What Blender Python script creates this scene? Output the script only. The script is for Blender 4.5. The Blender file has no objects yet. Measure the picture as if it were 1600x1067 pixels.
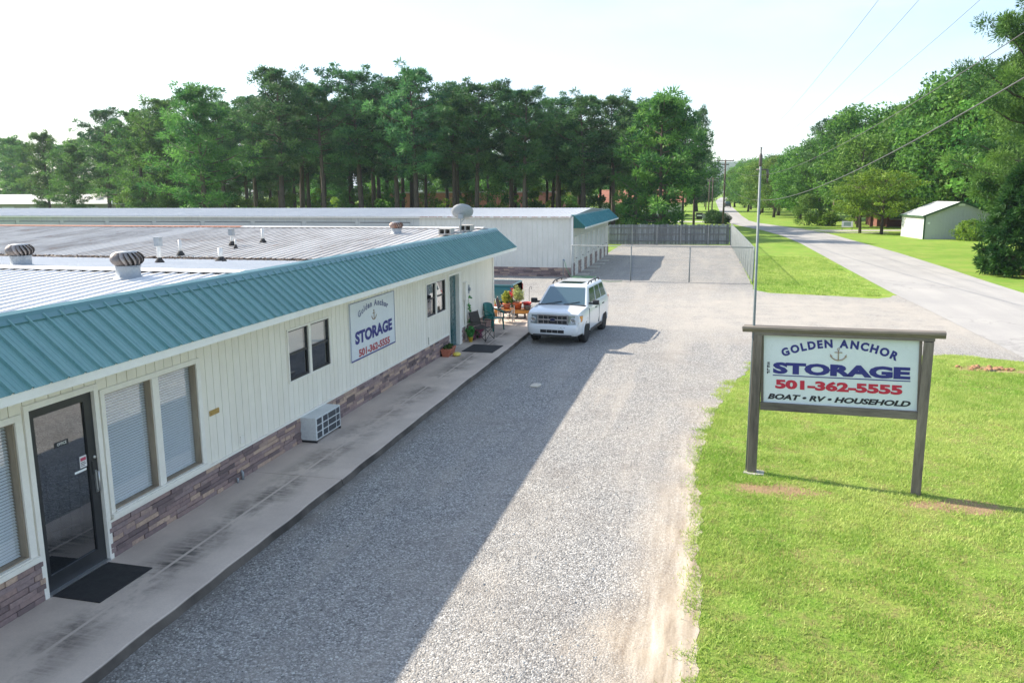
import bpy, bmesh, math, random
import numpy as np
from mathutils import Vector, Matrix
R = math.radians
random.seed(7)
scene = bpy.context.scene
COL = scene.collection

# ------------------------------------------------------------------ camera, sky, sun, exposure
cam_d = bpy.data.cameras.new('camera')
cam = bpy.data.objects.new('camera', cam_d); COL.objects.link(cam)
cam_d.sensor_width = 36.0; cam_d.lens = 28.46
cam_d.clip_start = 0.1; cam_d.clip_end = 6000
cam.location = (7.30, 0.0, 4.72)
_m = Matrix.Rotation(R(13.50), 3, 'Z') @ Matrix.Rotation(R(90 - 10.447), 3, 'X') @ Matrix.Rotation(R(-0.309), 3, 'Z')
cam.rotation_euler = _m.to_euler()
scene.camera = cam

SUN_EL = R(38.0); SUN_H = Vector((-0.9735, 0.2287, 0))      # horizontal direction towards the sun
to_sun = Vector((SUN_H.x*math.cos(SUN_EL), SUN_H.y*math.cos(SUN_EL), math.sin(SUN_EL)))
world = bpy.data.worlds.new('World'); scene.world = world; world.use_nodes = True
wn = world.node_tree; wn.nodes.clear()
w_out = wn.nodes.new('ShaderNodeOutputWorld'); w_bg = wn.nodes.new('ShaderNodeBackground')
w_sky = wn.nodes.new('ShaderNodeTexSky'); w_sky.sky_type = 'NISHITA'; w_sky.sun_disc = False
w_sky.sun_elevation = SUN_EL
w_sky.sun_rotation = math.atan2(SUN_H.x, SUN_H.y)
w_sky.air_density = 1.0; w_sky.dust_density = 1.1; w_sky.ozone_density = 1.0
# thin high cloud, the same everywhere in the sky
w_tc = wn.nodes.new('ShaderNodeTexCoord'); w_map = wn.nodes.new('ShaderNodeMapping')
w_map.inputs['Scale'].default_value = (1.0, 1.0, 3.2)
w_no = wn.nodes.new('ShaderNodeTexNoise'); w_no.inputs['Scale'].default_value = 2.6
w_no.inputs['Detail'].default_value = 6; w_no.inputs['Roughness'].default_value = 0.55
w_rm = wn.nodes.new('ShaderNodeMapRange'); w_rm.inputs['From Min'].default_value = 0.40
w_rm.inputs['From Max'].default_value = 0.66; w_rm.inputs['To Min'].default_value = 0.05; w_rm.inputs['To Max'].default_value = 0.85
w_mx = wn.nodes.new('ShaderNodeMix'); w_mx.data_type = 'RGBA'
w_mx.inputs['B'].default_value = (3.5, 4.15, 5.1, 1)
wn.links.new(w_tc.outputs['Generated'], w_map.inputs['Vector']); wn.links.new(w_map.outputs[0], w_no.inputs['Vector'])
wn.links.new(w_no.outputs['Fac'], w_rm.inputs['Value']); wn.links.new(w_rm.outputs[0], w_mx.inputs['Factor'])
wn.links.new(w_sky.outputs[0], w_mx.inputs['A']); wn.links.new(w_mx.outputs['Result'], w_bg.inputs['Color'])
w_bg.inputs['Strength'].default_value = 0.115
wn.links.new(w_bg.outputs[0], w_out.inputs['Surface'])

sun_d = bpy.data.lights.new('sun', 'SUN'); sun_d.energy = 3.9; sun_d.angle = R(0.6); sun_d.color = (1.0, 0.90, 0.75)
sun = bpy.data.objects.new('sun', sun_d); COL.objects.link(sun); sun.location = (-30, 10, 30)
sun.rotation_euler = (-to_sun).to_track_quat('-Z', 'Y').to_euler()
scene.view_settings.view_transform = 'Standard'; scene.view_settings.look = 'None'
scene.view_settings.exposure = 1.32; scene.view_settings.gamma = 1.0
scene.view_settings.use_curve_mapping = False

# ------------------------------------------------------------------ helpers
def tag(o, label=None, cat=None, group=None, kind=None):
    if label: o['label'] = label
    if cat: o['category'] = cat
    if group: o['group'] = group
    if kind: o['kind'] = kind
    return o
def thing(name, label, cat, loc=(0,0,0), rotz=0.0, group=None):
    o = bpy.data.objects.new(name, None); COL.objects.link(o)
    o.empty_display_size = 0.2; o.location = loc; o.rotation_euler = (0, 0, rotz)
    return tag(o, label, cat, group)
def link(name, me, mat, parent=None):
    o = bpy.data.objects.new(name, me); COL.objects.link(o)
    if mat is not None and len(me.materials) == 0: me.materials.append(mat)
    if parent is not None: o.parent = parent
    return o
def copy_tree(root, loc, rotz=0.0, scale=None, label=None, group=None):
    r = root.copy(); COL.objects.link(r); r.location = loc; r.rotation_euler = (0, 0, rotz)
    if scale is not None: r.scale = (scale,)*3 if not hasattr(scale, '__len__') else scale
    if label: r['label'] = label
    if group: r['group'] = group
    for ch in list(root.children):
        c = ch.copy(); COL.objects.link(c); c.parent = r
        for gch in list(ch.children):
            d = gch.copy(); COL.objects.link(d); d.parent = c
    return r

SHIFT = {}      # things whose parts are written in world coordinates: name -> location of the root
def wthing(name, label, cat, loc, group=None):
    o = thing(name, label, cat, loc, 0.0, group); SHIFT[o.name] = tuple(loc); return o
class MB:
    """collects shapes and links them as one mesh object"""
    def __init__(s): s.v = []; s.f = []; s.sm = []
    def add(s, vs, fs, smooth=False):
        b = len(s.v); s.v += [tuple(p) for p in vs]
        for f in fs: s.f.append(tuple(b+i for i in f)); s.sm.append(smooth)
        return s
    def box(s, x0, x1, y0, y1, z0, z1):
        return s.add([(x0,y0,z0),(x1,y0,z0),(x1,y1,z0),(x0,y1,z0),(x0,y0,z1),(x1,y0,z1),(x1,y1,z1),(x0,y1,z1)],
              [(0,3,2,1),(4,5,6,7),(0,1,5,4),(1,2,6,5),(2,3,7,6),(3,0,4,7)])
    def bar(s, a, b, w, h=None, up=(0,0,1)):
        """rectangular bar from a to b"""
        a = Vector(a); b = Vector(b); h = h or w; d = (b-a).normalized(); u = Vector(up)
        if abs(d.dot(u)) > 0.98: u = Vector((1,0,0))
        sx = d.cross(u).normalized(); sz = sx.cross(d).normalized()
        vs = []
        for p in (a, b):
            for i, j in ((-1,-1),(1,-1),(1,1),(-1,1)): vs.append(p + sx*(i*w/2) + sz*(j*h/2))
        return s.add(vs, [(0,1,2,3),(7,6,5,4),(0,4,5,1),(1,5,6,2),(2,6,7,3),(3,7,4,0)])
    def tube(s, pts, r, n=8, cap=True, smooth=True):
        pts = [Vector(p) for p in pts]; m = len(pts)
        rs = r if hasattr(r, '__len__') else [r]*m
        vs = []; prev = None
        for i, p in enumerate(pts):
            d = (pts[min(i+1,m-1)] - pts[max(i-1,0)]).normalized()
            u = Vector((0,0,1)) if abs(d.z) < 0.95 else Vector((1,0,0))
            if prev is not None:
                sx = (prev - d*prev.dot(d))
                sx = sx.normalized() if sx.length > 1e-4 else d.cross(u).normalized()
            else: sx = d.cross(u).normalized()
            prev = sx; sy = d.cross(sx)
            for k in range(n):
                a = 2*math.pi*k/n; vs.append(p + sx*(math.cos(a)*rs[i]) + sy*(math.sin(a)*rs[i]))
        fs = [(i*n+k, i*n+(k+1)%n, (i+1)*n+(k+1)%n, (i+1)*n+k) for i in range(m-1) for k in range(n)]
        s.add(vs, fs, smooth)
        if cap:
            b = len(s.v) - len(vs)
            s.f.append(tuple(b+k for k in reversed(range(n)))); s.sm.append(False)
            s.f.append(tuple(b+(m-1)*n+k for k in range(n))); s.sm.append(False)
        return s
    def lathe(s, prof, c=(0,0,0), n=16, axis='z', smooth=True):
        vs = []
        for r, h in prof:
            for k in range(n):
                a = 2*math.pi*k/n; x, y = math.cos(a)*r, math.sin(a)*r
                q = (x, y, h) if axis == 'z' else ((h, x, y) if axis == 'x' else (x, h, y))
                vs.append((c[0]+q[0], c[1]+q[1], c[2]+q[2]))
        m = len(prof)
        s.add(vs, [(i*n+k, i*n+(k+1)%n, (i+1)*n+(k+1)%n, (i+1)*n+k) for i in range(m-1) for k in range(n)], smooth)
        b = len(s.v) - len(vs)
        s.f.append(tuple(b+k for k in reversed(range(n)))); s.sm.append(False)
        s.f.append(tuple(b+(m-1)*n+k for k in range(n))); s.sm.append(False)
        return s
    def prism(s, poly, a0, a1, axis='y'):
        """poly of 2-D points extruded along axis; y: (x,z)  x: (y,z)  z: (x,y)"""
        def q(p, a): return {'y': (p[0], a, p[1]), 'x': (a, p[0], p[1]), 'z': (p[0], p[1], a)}[axis]
        n = len(poly)
        return s.add([q(p, a0) for p in poly] + [q(p, a1) for p in poly],
                     [tuple(range(n)), tuple(reversed(range(n, 2*n)))] + [(i, n+i, n+(i+1)%n, (i+1)%n) for i in range(n)])
    def xf(s, fn): s.v = [tuple(fn(*p)) for p in s.v]; return s
    def mesh(s, name):
        me = bpy.data.meshes.new(name); me.from_pydata(s.v, [], s.f)
        if any(s.sm): me.polygons.foreach_set('use_smooth', s.sm)
        bm = bmesh.new(); bm.from_mesh(me); bmesh.ops.recalc_face_normals(bm, faces=bm.faces); bm.to_mesh(me); bm.free()
        me.update(); return me
    def build(s, name, mat, parent=None, bevel=0, **kw):
        l = SHIFT.get(parent.name) if parent is not None else None
        if l: s.v = [(p[0]-l[0], p[1]-l[1], p[2]-l[2]) for p in s.v]
        o = link(name, s.mesh(name), mat, parent)
        if l: SHIFT[o.name] = l
        if bevel:
            b = o.modifiers.new('bevel', 'BEVEL'); b.width = bevel; b.segments = 2; b.limit_method = 'ANGLE'; b.angle_limit = R(40)
        if kw: tag(o, **kw)
        return o
def fast_mesh(name, verts, nper, mat, rnd=None):
    """numpy mesh of separate polygons with nper corners each; rnd: one value per polygon"""
    verts = np.asarray(verts, dtype=np.float32).reshape(-1, 3); nv = len(verts); nf = nv//nper
    me = bpy.data.meshes.new(name)
    me.vertices.add(nv); me.vertices.foreach_set('co', verts.ravel())
    me.loops.add(nv); me.loops.foreach_set('vertex_index', np.arange(nv, dtype=np.int32))
    me.polygons.add(nf); me.polygons.foreach_set('loop_start', np.arange(0, nv, nper, dtype=np.int32))
    if rnd is not None:
        at = me.attributes.new('rnd', 'FLOAT', 'POINT'); at.data.foreach_set('value', np.repeat(np.asarray(rnd, dtype=np.float32), nper))
    me.update(calc_edges=True); me.materials.append(mat); return me

# ------------------------------------------------------------------ materials
def nd(t, typ, **inp):
    n = t.nodes.new(typ)
    for k, v in inp.items(): n.inputs[k.replace('_', ' ')].default_value = v
    return n
def ramp(t, stops, interp='LINEAR'):
    r = t.nodes.new('ShaderNodeValToRGB'); r.color_ramp.interpolation = interp; e = r.color_ramp.elements
    while len(e) < len(stops): e.new(0.5)
    for i, (p, c) in enumerate(stops): e[i].position = p; e[i].color = (*c[:3], 1)
    return r
def c3(c): return (*c, 1)
def mixc(t, fac, a, b, blend='MIX'):
    m = t.nodes.new('ShaderNodeMix'); m.data_type = 'RGBA'; m.blend_type = blend
    for sock, val in (('Factor', fac), ('A', a), ('B', b)):
        if hasattr(val, 'is_linked') or hasattr(val, 'links'): t.links.new(val, m.inputs[sock])
        elif isinstance(val, (int, float)): m.inputs[sock].default_value = val
        else: m.inputs[sock].default_value = c3(val)
    return m.outputs['Result']
def math_n(t, op, a, b=None, clamp=False):
    m = t.nodes.new('ShaderNodeMath'); m.operation = op; m.use_clamp = clamp
    for i, val in enumerate((a, b)):
        if val is None: continue
        if hasattr(val, 'links'): t.links.new(val, m.inputs[i])
        else: m.inputs[i].default_value = val
    return m.outputs[0]
def maprange(t, val, a, b, c=0.0, d=1.0):
    m = t.nodes.new('ShaderNodeMapRange'); t.links.new(val, m.inputs['Value'])
    for k, x in (('From Min', a), ('From Max', b), ('To Min', c), ('To Max', d)): m.inputs[k].default_value = x
    return m.outputs[0]
def noise(t, vec, scale, detail=4, rough=0.55, w=None):
    n = t.nodes.new('ShaderNodeTexNoise'); n.inputs['Scale'].default_value = scale
    n.inputs['Detail'].default_value = detail; n.inputs['Roughness'].default_value = rough
    if w is not None: n.noise_dimensions = '4D'; t.links.new(w, n.inputs['W'])
    if vec is not None: t.links.new(vec, n.inputs['Vector'])
    return n.outputs['Fac']
def newmat(name):
    m = bpy.data.materials.new(name); m.use_nodes = True; t = m.node_tree
    b = t.nodes['Principled BSDF']; return m, t, b
MATS = {}
def mat(name, col, rough=0.6, metal=0.0, col2=None, nscale=3.0, lo=0.35, hi=0.7, bump=0.0, bscale=30.0, rand=0.0, stretch=(1,1,1), spec=0.5, fine=0.12, coat=0.0):
    """general paint / metal / wood: base colour, second colour in noisy patches, fine grain, per-object variation"""
    if name in MATS: return MATS[name]
    m, t, b = newmat(name); L = t.links.new
    tc = t.nodes.new('ShaderNodeTexCoord'); mp = t.nodes.new('ShaderNodeMapping'); mp.inputs['Scale'].default_value = stretch
    L(tc.outputs['Object'], mp.inputs['Vector']); vec = mp.outputs[0]
    oi = t.nodes.new('ShaderNodeObjectInfo'); w = math_n(t, 'MULTIPLY', oi.outputs['Random'], 50.0)
    c = None
    if col2 is not None:
        c = mixc(t, maprange(t, noise(t, vec, nscale, 6, 0.6, w), lo, hi), col, col2)
    g = maprange(t, noise(t, vec, nscale*9, 4, 0.6, w), 0.3, 0.7, 1-fine, 1+fine*0.6)
    if rand:
        rv = maprange(t, oi.outputs['Random'], 0, 1, 1-rand, 1+rand); g = math_n(t, 'MULTIPLY', g, rv)
    hsv = t.nodes.new('ShaderNodeHueSaturation'); L(g, hsv.inputs['Value'])
    if c is not None: L(c, hsv.inputs['Color'])
    else: hsv.inputs['Color'].default_value = c3(col)
    L(hsv.outputs[0], b.inputs['Base Color'])
    b.inputs['Metallic'].default_value = metal; b.inputs['Specular IOR Level'].default_value = spec
    b.inputs['Coat Weight'].default_value = coat; b.inputs['Coat Roughness'].default_value = 0.05
    L(maprange(t, noise(t, vec, nscale*4, 4, 0.6, w), 0.3, 0.7, max(rough-0.1, 0.02), min(rough+0.1, 1)), b.inputs['Roughness'])
    if bump:
        bp = t.nodes.new('ShaderNodeBump'); bp.inputs['Strength'].default_value = bump; bp.inputs['Distance'].default_value = 0.01
        L(noise(t, vec, bscale, 5, 0.6, w), bp.inputs['Height']); L(bp.outputs[0], b.inputs['Normal'])
    MATS[name] = m; return m
def glass_mat(name, tint, base=0.05):
    m, t, b = newmat(name); t.nodes.remove(b); L = t.links.new
    tr = t.nodes.new('ShaderNodeBsdfTransparent'); tr.inputs[0].default_value = c3(tint)
    gl = t.nodes.new('ShaderNodeBsdfGlossy'); gl.inputs['Roughness'].default_value = 0.015; gl.inputs['Color'].default_value = (0.95, 0.97, 1, 1)
    lw = t.nodes.new('ShaderNodeLayerWeight'); lw.inputs['Blend'].default_value = 0.5
    f = math_n(t, 'ADD', math_n(t, 'MULTIPLY', math_n(t, 'POWER', lw.outputs['Facing'], 4.0), 0.85), base, True)
    mx = t.nodes.new('ShaderNodeMixShader'); L(f, mx.inputs[0]); L(tr.outputs[0], mx.inputs[1]); L(gl.outputs[0], mx.inputs[2])
    L(mx.outputs[0], t.nodes['Material Output'].inputs['Surface']); return m
def leaf_mat(name, dark, light, trans=0.35, hue=0.014, rough=0.55):
    m, t, b = newmat(name); t.nodes.remove(b); L = t.links.new
    at = t.nodes.new('ShaderNodeAttribute'); at.attribute_name = 'rnd'
    oi = t.nodes.new('ShaderNodeObjectInfo')
    c = mixc(t, at.outputs['Fac'], dark, light)
    hs = t.nodes.new('ShaderNodeHueSaturation'); L(c, hs.inputs['Color'])
    L(maprange(t, oi.outputs['Random'], 0, 1, 0.5-hue, 0.5+hue), hs.inputs['Hue']); L(maprange(t, oi.outputs['Random'], 0, 1, 0.8, 1.2), hs.inputs['Value'])
    pb = t.nodes.new('ShaderNodeBsdfPrincipled'); pb.inputs['Roughness'].default_value = rough; pb.inputs['Specular IOR Level'].default_value = 0.25
    tl = t.nodes.new('ShaderNodeBsdfTranslucent'); mx = t.nodes.new('ShaderNodeMixShader'); mx.inputs[0].default_value = trans
    L(hs.outputs[0], pb.inputs['Base Color']); L(hs.outputs[0], tl.inputs['Color'])
    L(pb.outputs[0], mx.inputs[1]); L(tl.outputs[0], mx.inputs[2]); L(mx.outputs[0], t.nodes['Material Output'].inputs['Surface'])
    return m
def obj_xyz(t):
    tc = t.nodes.new('ShaderNodeTexCoord'); sp = t.nodes.new('ShaderNodeSeparateXYZ'); t.links.new(tc.outputs['Object'], sp.inputs[0])
    return tc.outputs['Object'], sp.outputs[0], sp.outputs[1], sp.outputs[2]

def gravel_mat():
    m, t, b = newmat('gravel'); L = t.links.new; vec, X, Y, Z = obj_xyz(t)
    vo = t.nodes.new('ShaderNodeTexVoronoi'); vo.inputs['Scale'].default_value = 46; L(vec, vo.inputs['Vector'])
    sep = t.nodes.new('ShaderNodeSeparateColor'); L(vo.outputs['Color'], sep.inputs[0])
    st = ramp(t, [(0.0, (0.09,0.089,0.089)), (0.22, (0.215,0.212,0.21)), (0.55, (0.335,0.329,0.32)), (0.82, (0.45,0.44,0.42)), (1.0, (0.70,0.69,0.665))]); L(sep.outputs[0], st.inputs[0])
    vo2 = t.nodes.new('ShaderNodeTexVoronoi'); vo2.inputs['Scale'].default_value = 13; L(vec, vo2.inputs['Vector'])
    sep2 = t.nodes.new('ShaderNodeSeparateColor'); L(vo2.outputs['Color'], sep2.inputs[0])
    c = mixc(t, 0.22, st.outputs[0], mixc(t, sep2.outputs[1], (0.24,0.238,0.235), (0.43,0.42,0.40)))
    gap = maprange(t, vo.outputs['Distance'], 0.45, 0.75); c = mixc(t, math_n(t, 'MULTIPLY', gap, 0.5), c, (0.10,0.09,0.08))
    big = noise(t, vec, 0.35, 5, 0.6); c = mixc(t, maprange(t, big, 0.45, 0.75, 0, 0.45), c, (0.40,0.36,0.31))
    mpt = t.nodes.new('ShaderNodeMapping'); mpt.inputs['Scale'].default_value = (1.0, 0.10, 1); L(vec, mpt.inputs['Vector'])
    trk = noise(t, mpt.outputs[0], 1.3, 5, 0.6); c = mixc(t, maprange(t, trk, 0.48, 0.68, 0, 0.5), c, (0.42,0.385,0.34))
    c = mixc(t, maprange(t, noise(t, vec, 0.55, 6, 0.7), 0.52, 0.72, 0, 0.5), c, (0.17,0.155,0.145))
    # worn, dusty lane where cars turn in from the road, and the sandy strip beside the lawn
    nz = noise(t, vec, 1.1, 5, 0.65)
    lane = math_n(t, 'MULTIPLY', maprange(t, Y, 25.5, 29.5), maprange(t, Y, 42, 36)); lane = math_n(t, 'MULTIPLY', lane, maprange(t, X, 2.5, 7.0))
    c = mixc(t, math_n(t, 'MULTIPLY', lane, maprange(t, nz, 0.3, 0.62, 0.15, 0.8)), c, (0.45,0.415,0.37))
    sx = math_n(t, 'ADD', X, maprange(t, noise(t, vec, 0.7, 4, 0.6), 0, 1, -0.8, 0.8))
    sx = math_n(t, 'ADD', sx, maprange(t, Y, 7.0, 14.0, 0.25, -0.45))
    strip = math_n(t, 'MULTIPLY', maprange(t, sx, 6.15, 7.2), maprange(t, Y, 20.0, 14.0))
    mp = t.nodes.new('ShaderNodeMapping'); mp.inputs['Scale'].default_value = (3.0, 0.28, 1); L(vec, mp.inputs['Vector'])
    streak = noise(t, mp.outputs[0], 2.4, 8, 0.6)
    sand = ramp(t, [(0.3, (0.22,0.165,0.115)), (0.46, (0.36,0.295,0.22)), (0.6, (0.46,0.395,0.315)), (0.74, (0.60,0.545,0.46))]); L(streak, sand.inputs[0])
    c = mixc(t, math_n(t, 'MULTIPLY', strip, 0.92), c, sand.outputs[0])
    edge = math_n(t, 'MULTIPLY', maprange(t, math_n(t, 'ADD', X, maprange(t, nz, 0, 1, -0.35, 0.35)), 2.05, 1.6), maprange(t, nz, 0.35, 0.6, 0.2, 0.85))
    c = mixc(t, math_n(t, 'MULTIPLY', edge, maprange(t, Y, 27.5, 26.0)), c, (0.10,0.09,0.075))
    L(c, b.inputs['Base Color']); b.inputs['Roughness'].default_value = 0.85; b.inputs['Specular IOR Level'].default_value = 0.2
    bp = t.nodes.new('ShaderNodeBump'); bp.inputs['Strength'].default_value = 0.9; bp.inputs['Distance'].default_value = 0.012
    h = math_n(t, 'SUBTRACT', math_n(t, 'MULTIPLY', sep.outputs[1], 0.7), math_n(t, 'MULTIPLY', vo.outputs['Distance'], 1.2))
    h = math_n(t, 'MULTIPLY', h, math_n(t, 'SUBTRACT', 1.0, math_n(t, 'MULTIPLY', strip, 0.85)))
    L(h, bp.inputs['Height'])
    b2 = t.nodes.new('ShaderNodeBump'); b2.inputs['Strength'].default_value = 0.5; b2.inputs['Distance'].default_value = 0.08
    L(noise(t, vec, 1.8, 4, 0.6), b2.inputs['Height']); L(b2.outputs[0], bp.inputs['Normal']); L(bp.outputs[0], b.inputs['Normal']); return m
def grass_mat():
    m, t, b = newmat('grass_ground'); L = t.links.new; vec, X, Y, Z = obj_xyz(t)
    n1 = noise(t, vec, 0.18, 6, 0.6); n2 = noise(t, vec, 2.6, 6, 0.7); n3 = noise(t, vec, 24, 5, 0.75)
    c = mixc(t, maprange(t, n1, 0.35, 0.65), (0.155,0.29,0.035), (0.24,0.375,0.06))
    c = mixc(t, maprange(t, n2, 0.5, 0.78), c, (0.235,0.25,0.085))
    c = mixc(t, maprange(t, n3, 0.42, 0.75, 0, 0.55), c, (0.045,0.10,0.015))
    n4 = noise(t, vec, 0.55, 6, 0.65); c = mixc(t, maprange(t, n4, 0.44, 0.68, 0, 0.65), c, (0.30,0.32,0.085)); c = mixc(t, maprange(t, noise(t, vec, 0.9, 5, 0.7), 0.5, 0.75, 0, 0.5), c, (0.085,0.19,0.025))
    # bare red-brown soil where the lawn is worn
    def spot(x, y, rx, ry):
        dx = math_n(t, 'DIVIDE', math_n(t, 'SUBTRACT', X, x), rx); dy = math_n(t, 'DIVIDE', math_n(t, 'SUBTRACT', Y, y), ry)
        d = math_n(t, 'SQRT', math_n(t, 'ADD', math_n(t, 'MULTIPLY', dx, dx), math_n(t, 'MULTIPLY', dy, dy)))
        d = math_n(t, 'ADD', d, maprange(t, n2, 0.25, 0.75, -0.8, 0.8))
        return maprange(t, d, 1.1, 0.75)
    tot = None
    for s in SOIL:
        v = spot(*s); tot = v if tot is None else math_n(t, 'MAXIMUM', tot, v)
    near = maprange(t, Y, 30, 24)
    soil = mixc(t, maprange(t, n3, 0.3, 0.7), (0.26,0.16,0.095), (0.40,0.275,0.18))
    c = mixc(t, math_n(t, 'MULTIPLY', tot, 0.95), c, soil)
    thatch = math_n(t, 'MULTIPLY', maprange(t, n2, 0.40, 0.62), near)
    c = mixc(t, math_n(t, 'MULTIPLY', thatch, 0.55), c, (0.27,0.20,0.10))
    L(c, b.inputs['Base Color']); b.inputs['Roughness'].default_value = 0.9; b.inputs['Specular IOR Level'].default_value = 0.1
    bp = t.nodes.new('ShaderNodeBump'); bp.inputs['Strength'].default_value = 0.8; bp.inputs['Distance'].default_value = 0.04
    L(math_n(t, 'ADD', n3, math_n(t, 'MULTIPLY', n2, 1.5)), bp.inputs['Height']); L(bp.outputs[0], b.inputs['Normal']); return m
SOIL = [(11.15, 12.85, 0.75, 0.30), (8.55, 13.0, 0.75, 0.33), (14.65, 23.5, 0.75, 0.42), (15.7, 23.2, 0.4, 0.3)]
def concrete_mat():
    m, t, b = newmat('concrete'); L = t.links.new; vec, X, Y, Z = obj_xyz(t)
    n1 = noise(t, vec, 0.9, 6, 0.6); n2 = noise(t, vec, 40, 4, 0.6)
    c = mixc(t, maprange(t, n1, 0.35, 0.68), (0.63,0.535,0.455), (0.47,0.395,0.34))
    c = mixc(t, maprange(t, noise(t, vec, 0.5, 3, 0.5), 0.5, 0.75, 0, 0.5), c, (0.57,0.46,0.39))
    c = mixc(t, maprange(t, n2, 0.35, 0.7, 0, 0.25), c, (0.36,0.31,0.28))
    # mildew that grew along the line where the roof edge drips
    mp = t.nodes.new('ShaderNodeMapping'); mp.inputs['Scale'].default_value = (0.9, 0.55, 1); L(vec, mp.inputs['Vector'])
    n3 = noise(t, mp.outputs[0], 1.2, 7, 0.68)
    dx = math_n(t, 'ABSOLUTE', math_n(t, 'SUBTRACT', X, 0.86))
    band = math_n(t, 'MULTIPLY', maprange(t, dx, 0.48, 0.04), maprange(t, n3, 0.43, 0.58))
    mp2 = t.nodes.new('ShaderNodeMapping'); mp2.inputs['Scale'].default_value = (1.2, 14, 1); L(vec, mp2.inputs['Vector'])
    band = math_n(t, 'MULTIPLY', band, maprange(t, noise(t, mp2.outputs[0], 1.5, 4, 0.7), 0.3, 0.6, 0.35, 1.0))
    clean = maprange(t, dx, 0.012, 0.03)
    c = mixc(t, math_n(t, 'MULTIPLY', math_n(t, 'MULTIPLY', band, clean), 0.9), c, (0.055,0.05,0.047))
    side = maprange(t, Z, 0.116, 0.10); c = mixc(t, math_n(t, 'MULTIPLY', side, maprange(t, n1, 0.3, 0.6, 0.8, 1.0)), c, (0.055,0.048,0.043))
    L(c, b.inputs['Base Color']); b.inputs['Roughness'].default_value = 0.85; b.inputs['Specular IOR Level'].default_value = 0.25
    bp = t.nodes.new('ShaderNodeBump'); bp.inputs['Strength'].default_value = 0.35; bp.inputs['Distance'].default_value = 0.006
    L(n2, bp.inputs['Height']); L(bp.outputs[0], b.inputs['Normal']); return m
def stone_mat(name, use_attr):
    m, t, b = newmat(name); L = t.links.new
    tc = t.nodes.new('ShaderNodeTexCoord'); vec = tc.outputs['Object']
    if use_attr: a = t.nodes.new('ShaderNodeAttribute'); a.attribute_name = 'rnd'; r = a.outputs['Fac']
    else: r = t.nodes.new('ShaderNodeObjectInfo').outputs['Random']
    rp = ramp(t, [(0.0, (0.16,0.12,0.118)), (0.25, (0.27,0.195,0.19)), (0.5, (0.38,0.265,0.235)), (0.72, (0.31,0.235,0.232)), (0.88, (0.52,0.37,0.28)), (1.0, (0.58,0.42,0.32))]); L(r, rp.inputs[0])
    n = noise(t, vec, 22, 5, 0.65, math_n(t, 'MULTIPLY', r, 40.0))
    c = mixc(t, maprange(t, n, 0.35, 0.7, 0, 0.45), rp.outputs[0], (0.10,0.08,0.085))
    L(c, b.inputs['Base Color']); b.inputs['Roughness'].default_value = 0.85; b.inputs['Specular IOR Level'].default_value = 0.2
    bp = t.nodes.new('ShaderNodeBump'); bp.inputs['Strength'].default_value = 0.6; bp.inputs['Distance'].default_value = 0.012
    L(n, bp.inputs['Height']); L(bp.outputs[0], b.inputs['Normal']); return m
def roof_mat(name, base, dirt, rust, dirt_amt, rust_lo, rand):
    m, t, b = newmat(name); L = t.links.new
    tc = t.nodes.new('ShaderNodeTexCoord'); oi = t.nodes.new('ShaderNodeObjectInfo'); w = math_n(t, 'MULTIPLY', oi.outputs['Random'], 60.0)
    mp = t.nodes.new('ShaderNodeMapping'); mp.inputs['Scale'].default_value = (9, 0.5, 1); L(tc.outputs['Object'], mp.inputs['Vector'])
    st = noise(t, mp.outputs[0], 1.4, 6, 0.65, w); n = noise(t, tc.outputs['Object'], 1.1, 6, 0.65, w)
    amt = math_n(t, 'MULTIPLY', maprange(t, math_n(t, 'ADD', math_n(t, 'MULTIPLY', st, 0.6), math_n(t, 'MULTIPLY', n, 0.4)), 0.36, 0.62), dirt_amt)
    amt = math_n(t, 'MULTIPLY', amt, maprange(t, oi.outputs['Random'], 0.1, 0.45, 1-rand, 1.0), True)
    c = mixc(t, amt, base, dirt)
    c = mixc(t, math_n(t, 'MULTIPLY', maprange(t, n, rust_lo, rust_lo+0.1), 0.8), c, rust)
    L(c, b.inputs['Base Color']); b.inputs['Roughness'].default_value = 0.55; b.inputs['Metallic'].default_value = 0.1
    b.inputs['Specular IOR Level'].default_value = 0.35; return m

M = {}
M['siding'] = mat('siding_paint', (0.86,0.815,0.72), 0.5, col2=(0.79,0.74,0.63), nscale=1.2, rand=0.025, bump=0.08, bscale=60, stretch=(1,1,0.35), fine=0.05)
M['groove'] = mat('siding_backing', (0.40,0.38,0.31), 0.7)
M['trim'] = mat('trim_paint', (0.86,0.825,0.755), 0.45, col2=(0.80,0.76,0.68), nscale=2.5, fine=0.05)
M['white_trim'] = mat('white_fascia', (0.78,0.775,0.75), 0.4, col2=(0.68,0.66,0.62), nscale=1.3, lo=0.5, hi=0.8, fine=0.04)
M['teal'] = mat('teal_panel_paint', (0.12,0.262,0.262), 0.36, col2=(0.16,0.305,0.30), nscale=1.6, rand=0.06, fine=0.08, stretch=(1,2,1), spec=0.5)
M['teal_cap'] = mat('teal_flashing', (0.075,0.19,0.205), 0.35, col2=(0.10,0.23,0.24), nscale=1.2, fine=0.06)
M['teal_dark'] = mat('teal_dark', (0.010,0.050,0.060), 0.6)
M['jamb'] = mat('weathered_jamb', (0.36,0.30,0.22), 0.75, col2=(0.25,0.20,0.15), nscale=6, stretch=(1,1,0.2), bump=0.2)
M['black_metal'] = mat('black_door_metal', (0.022,0.024,0.028), 0.4, col2=(0.035,0.036,0.04), nscale=4)
M['alu'] = mat('aluminium', (0.55,0.56,0.57), 0.38, metal=0.85, fine=0.08)
M['galv'] = mat('galvanised', (0.34,0.37,0.40), 0.55, metal=0.3, col2=(0.27,0.295,0.32), nscale=9, fine=0.1)
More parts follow.
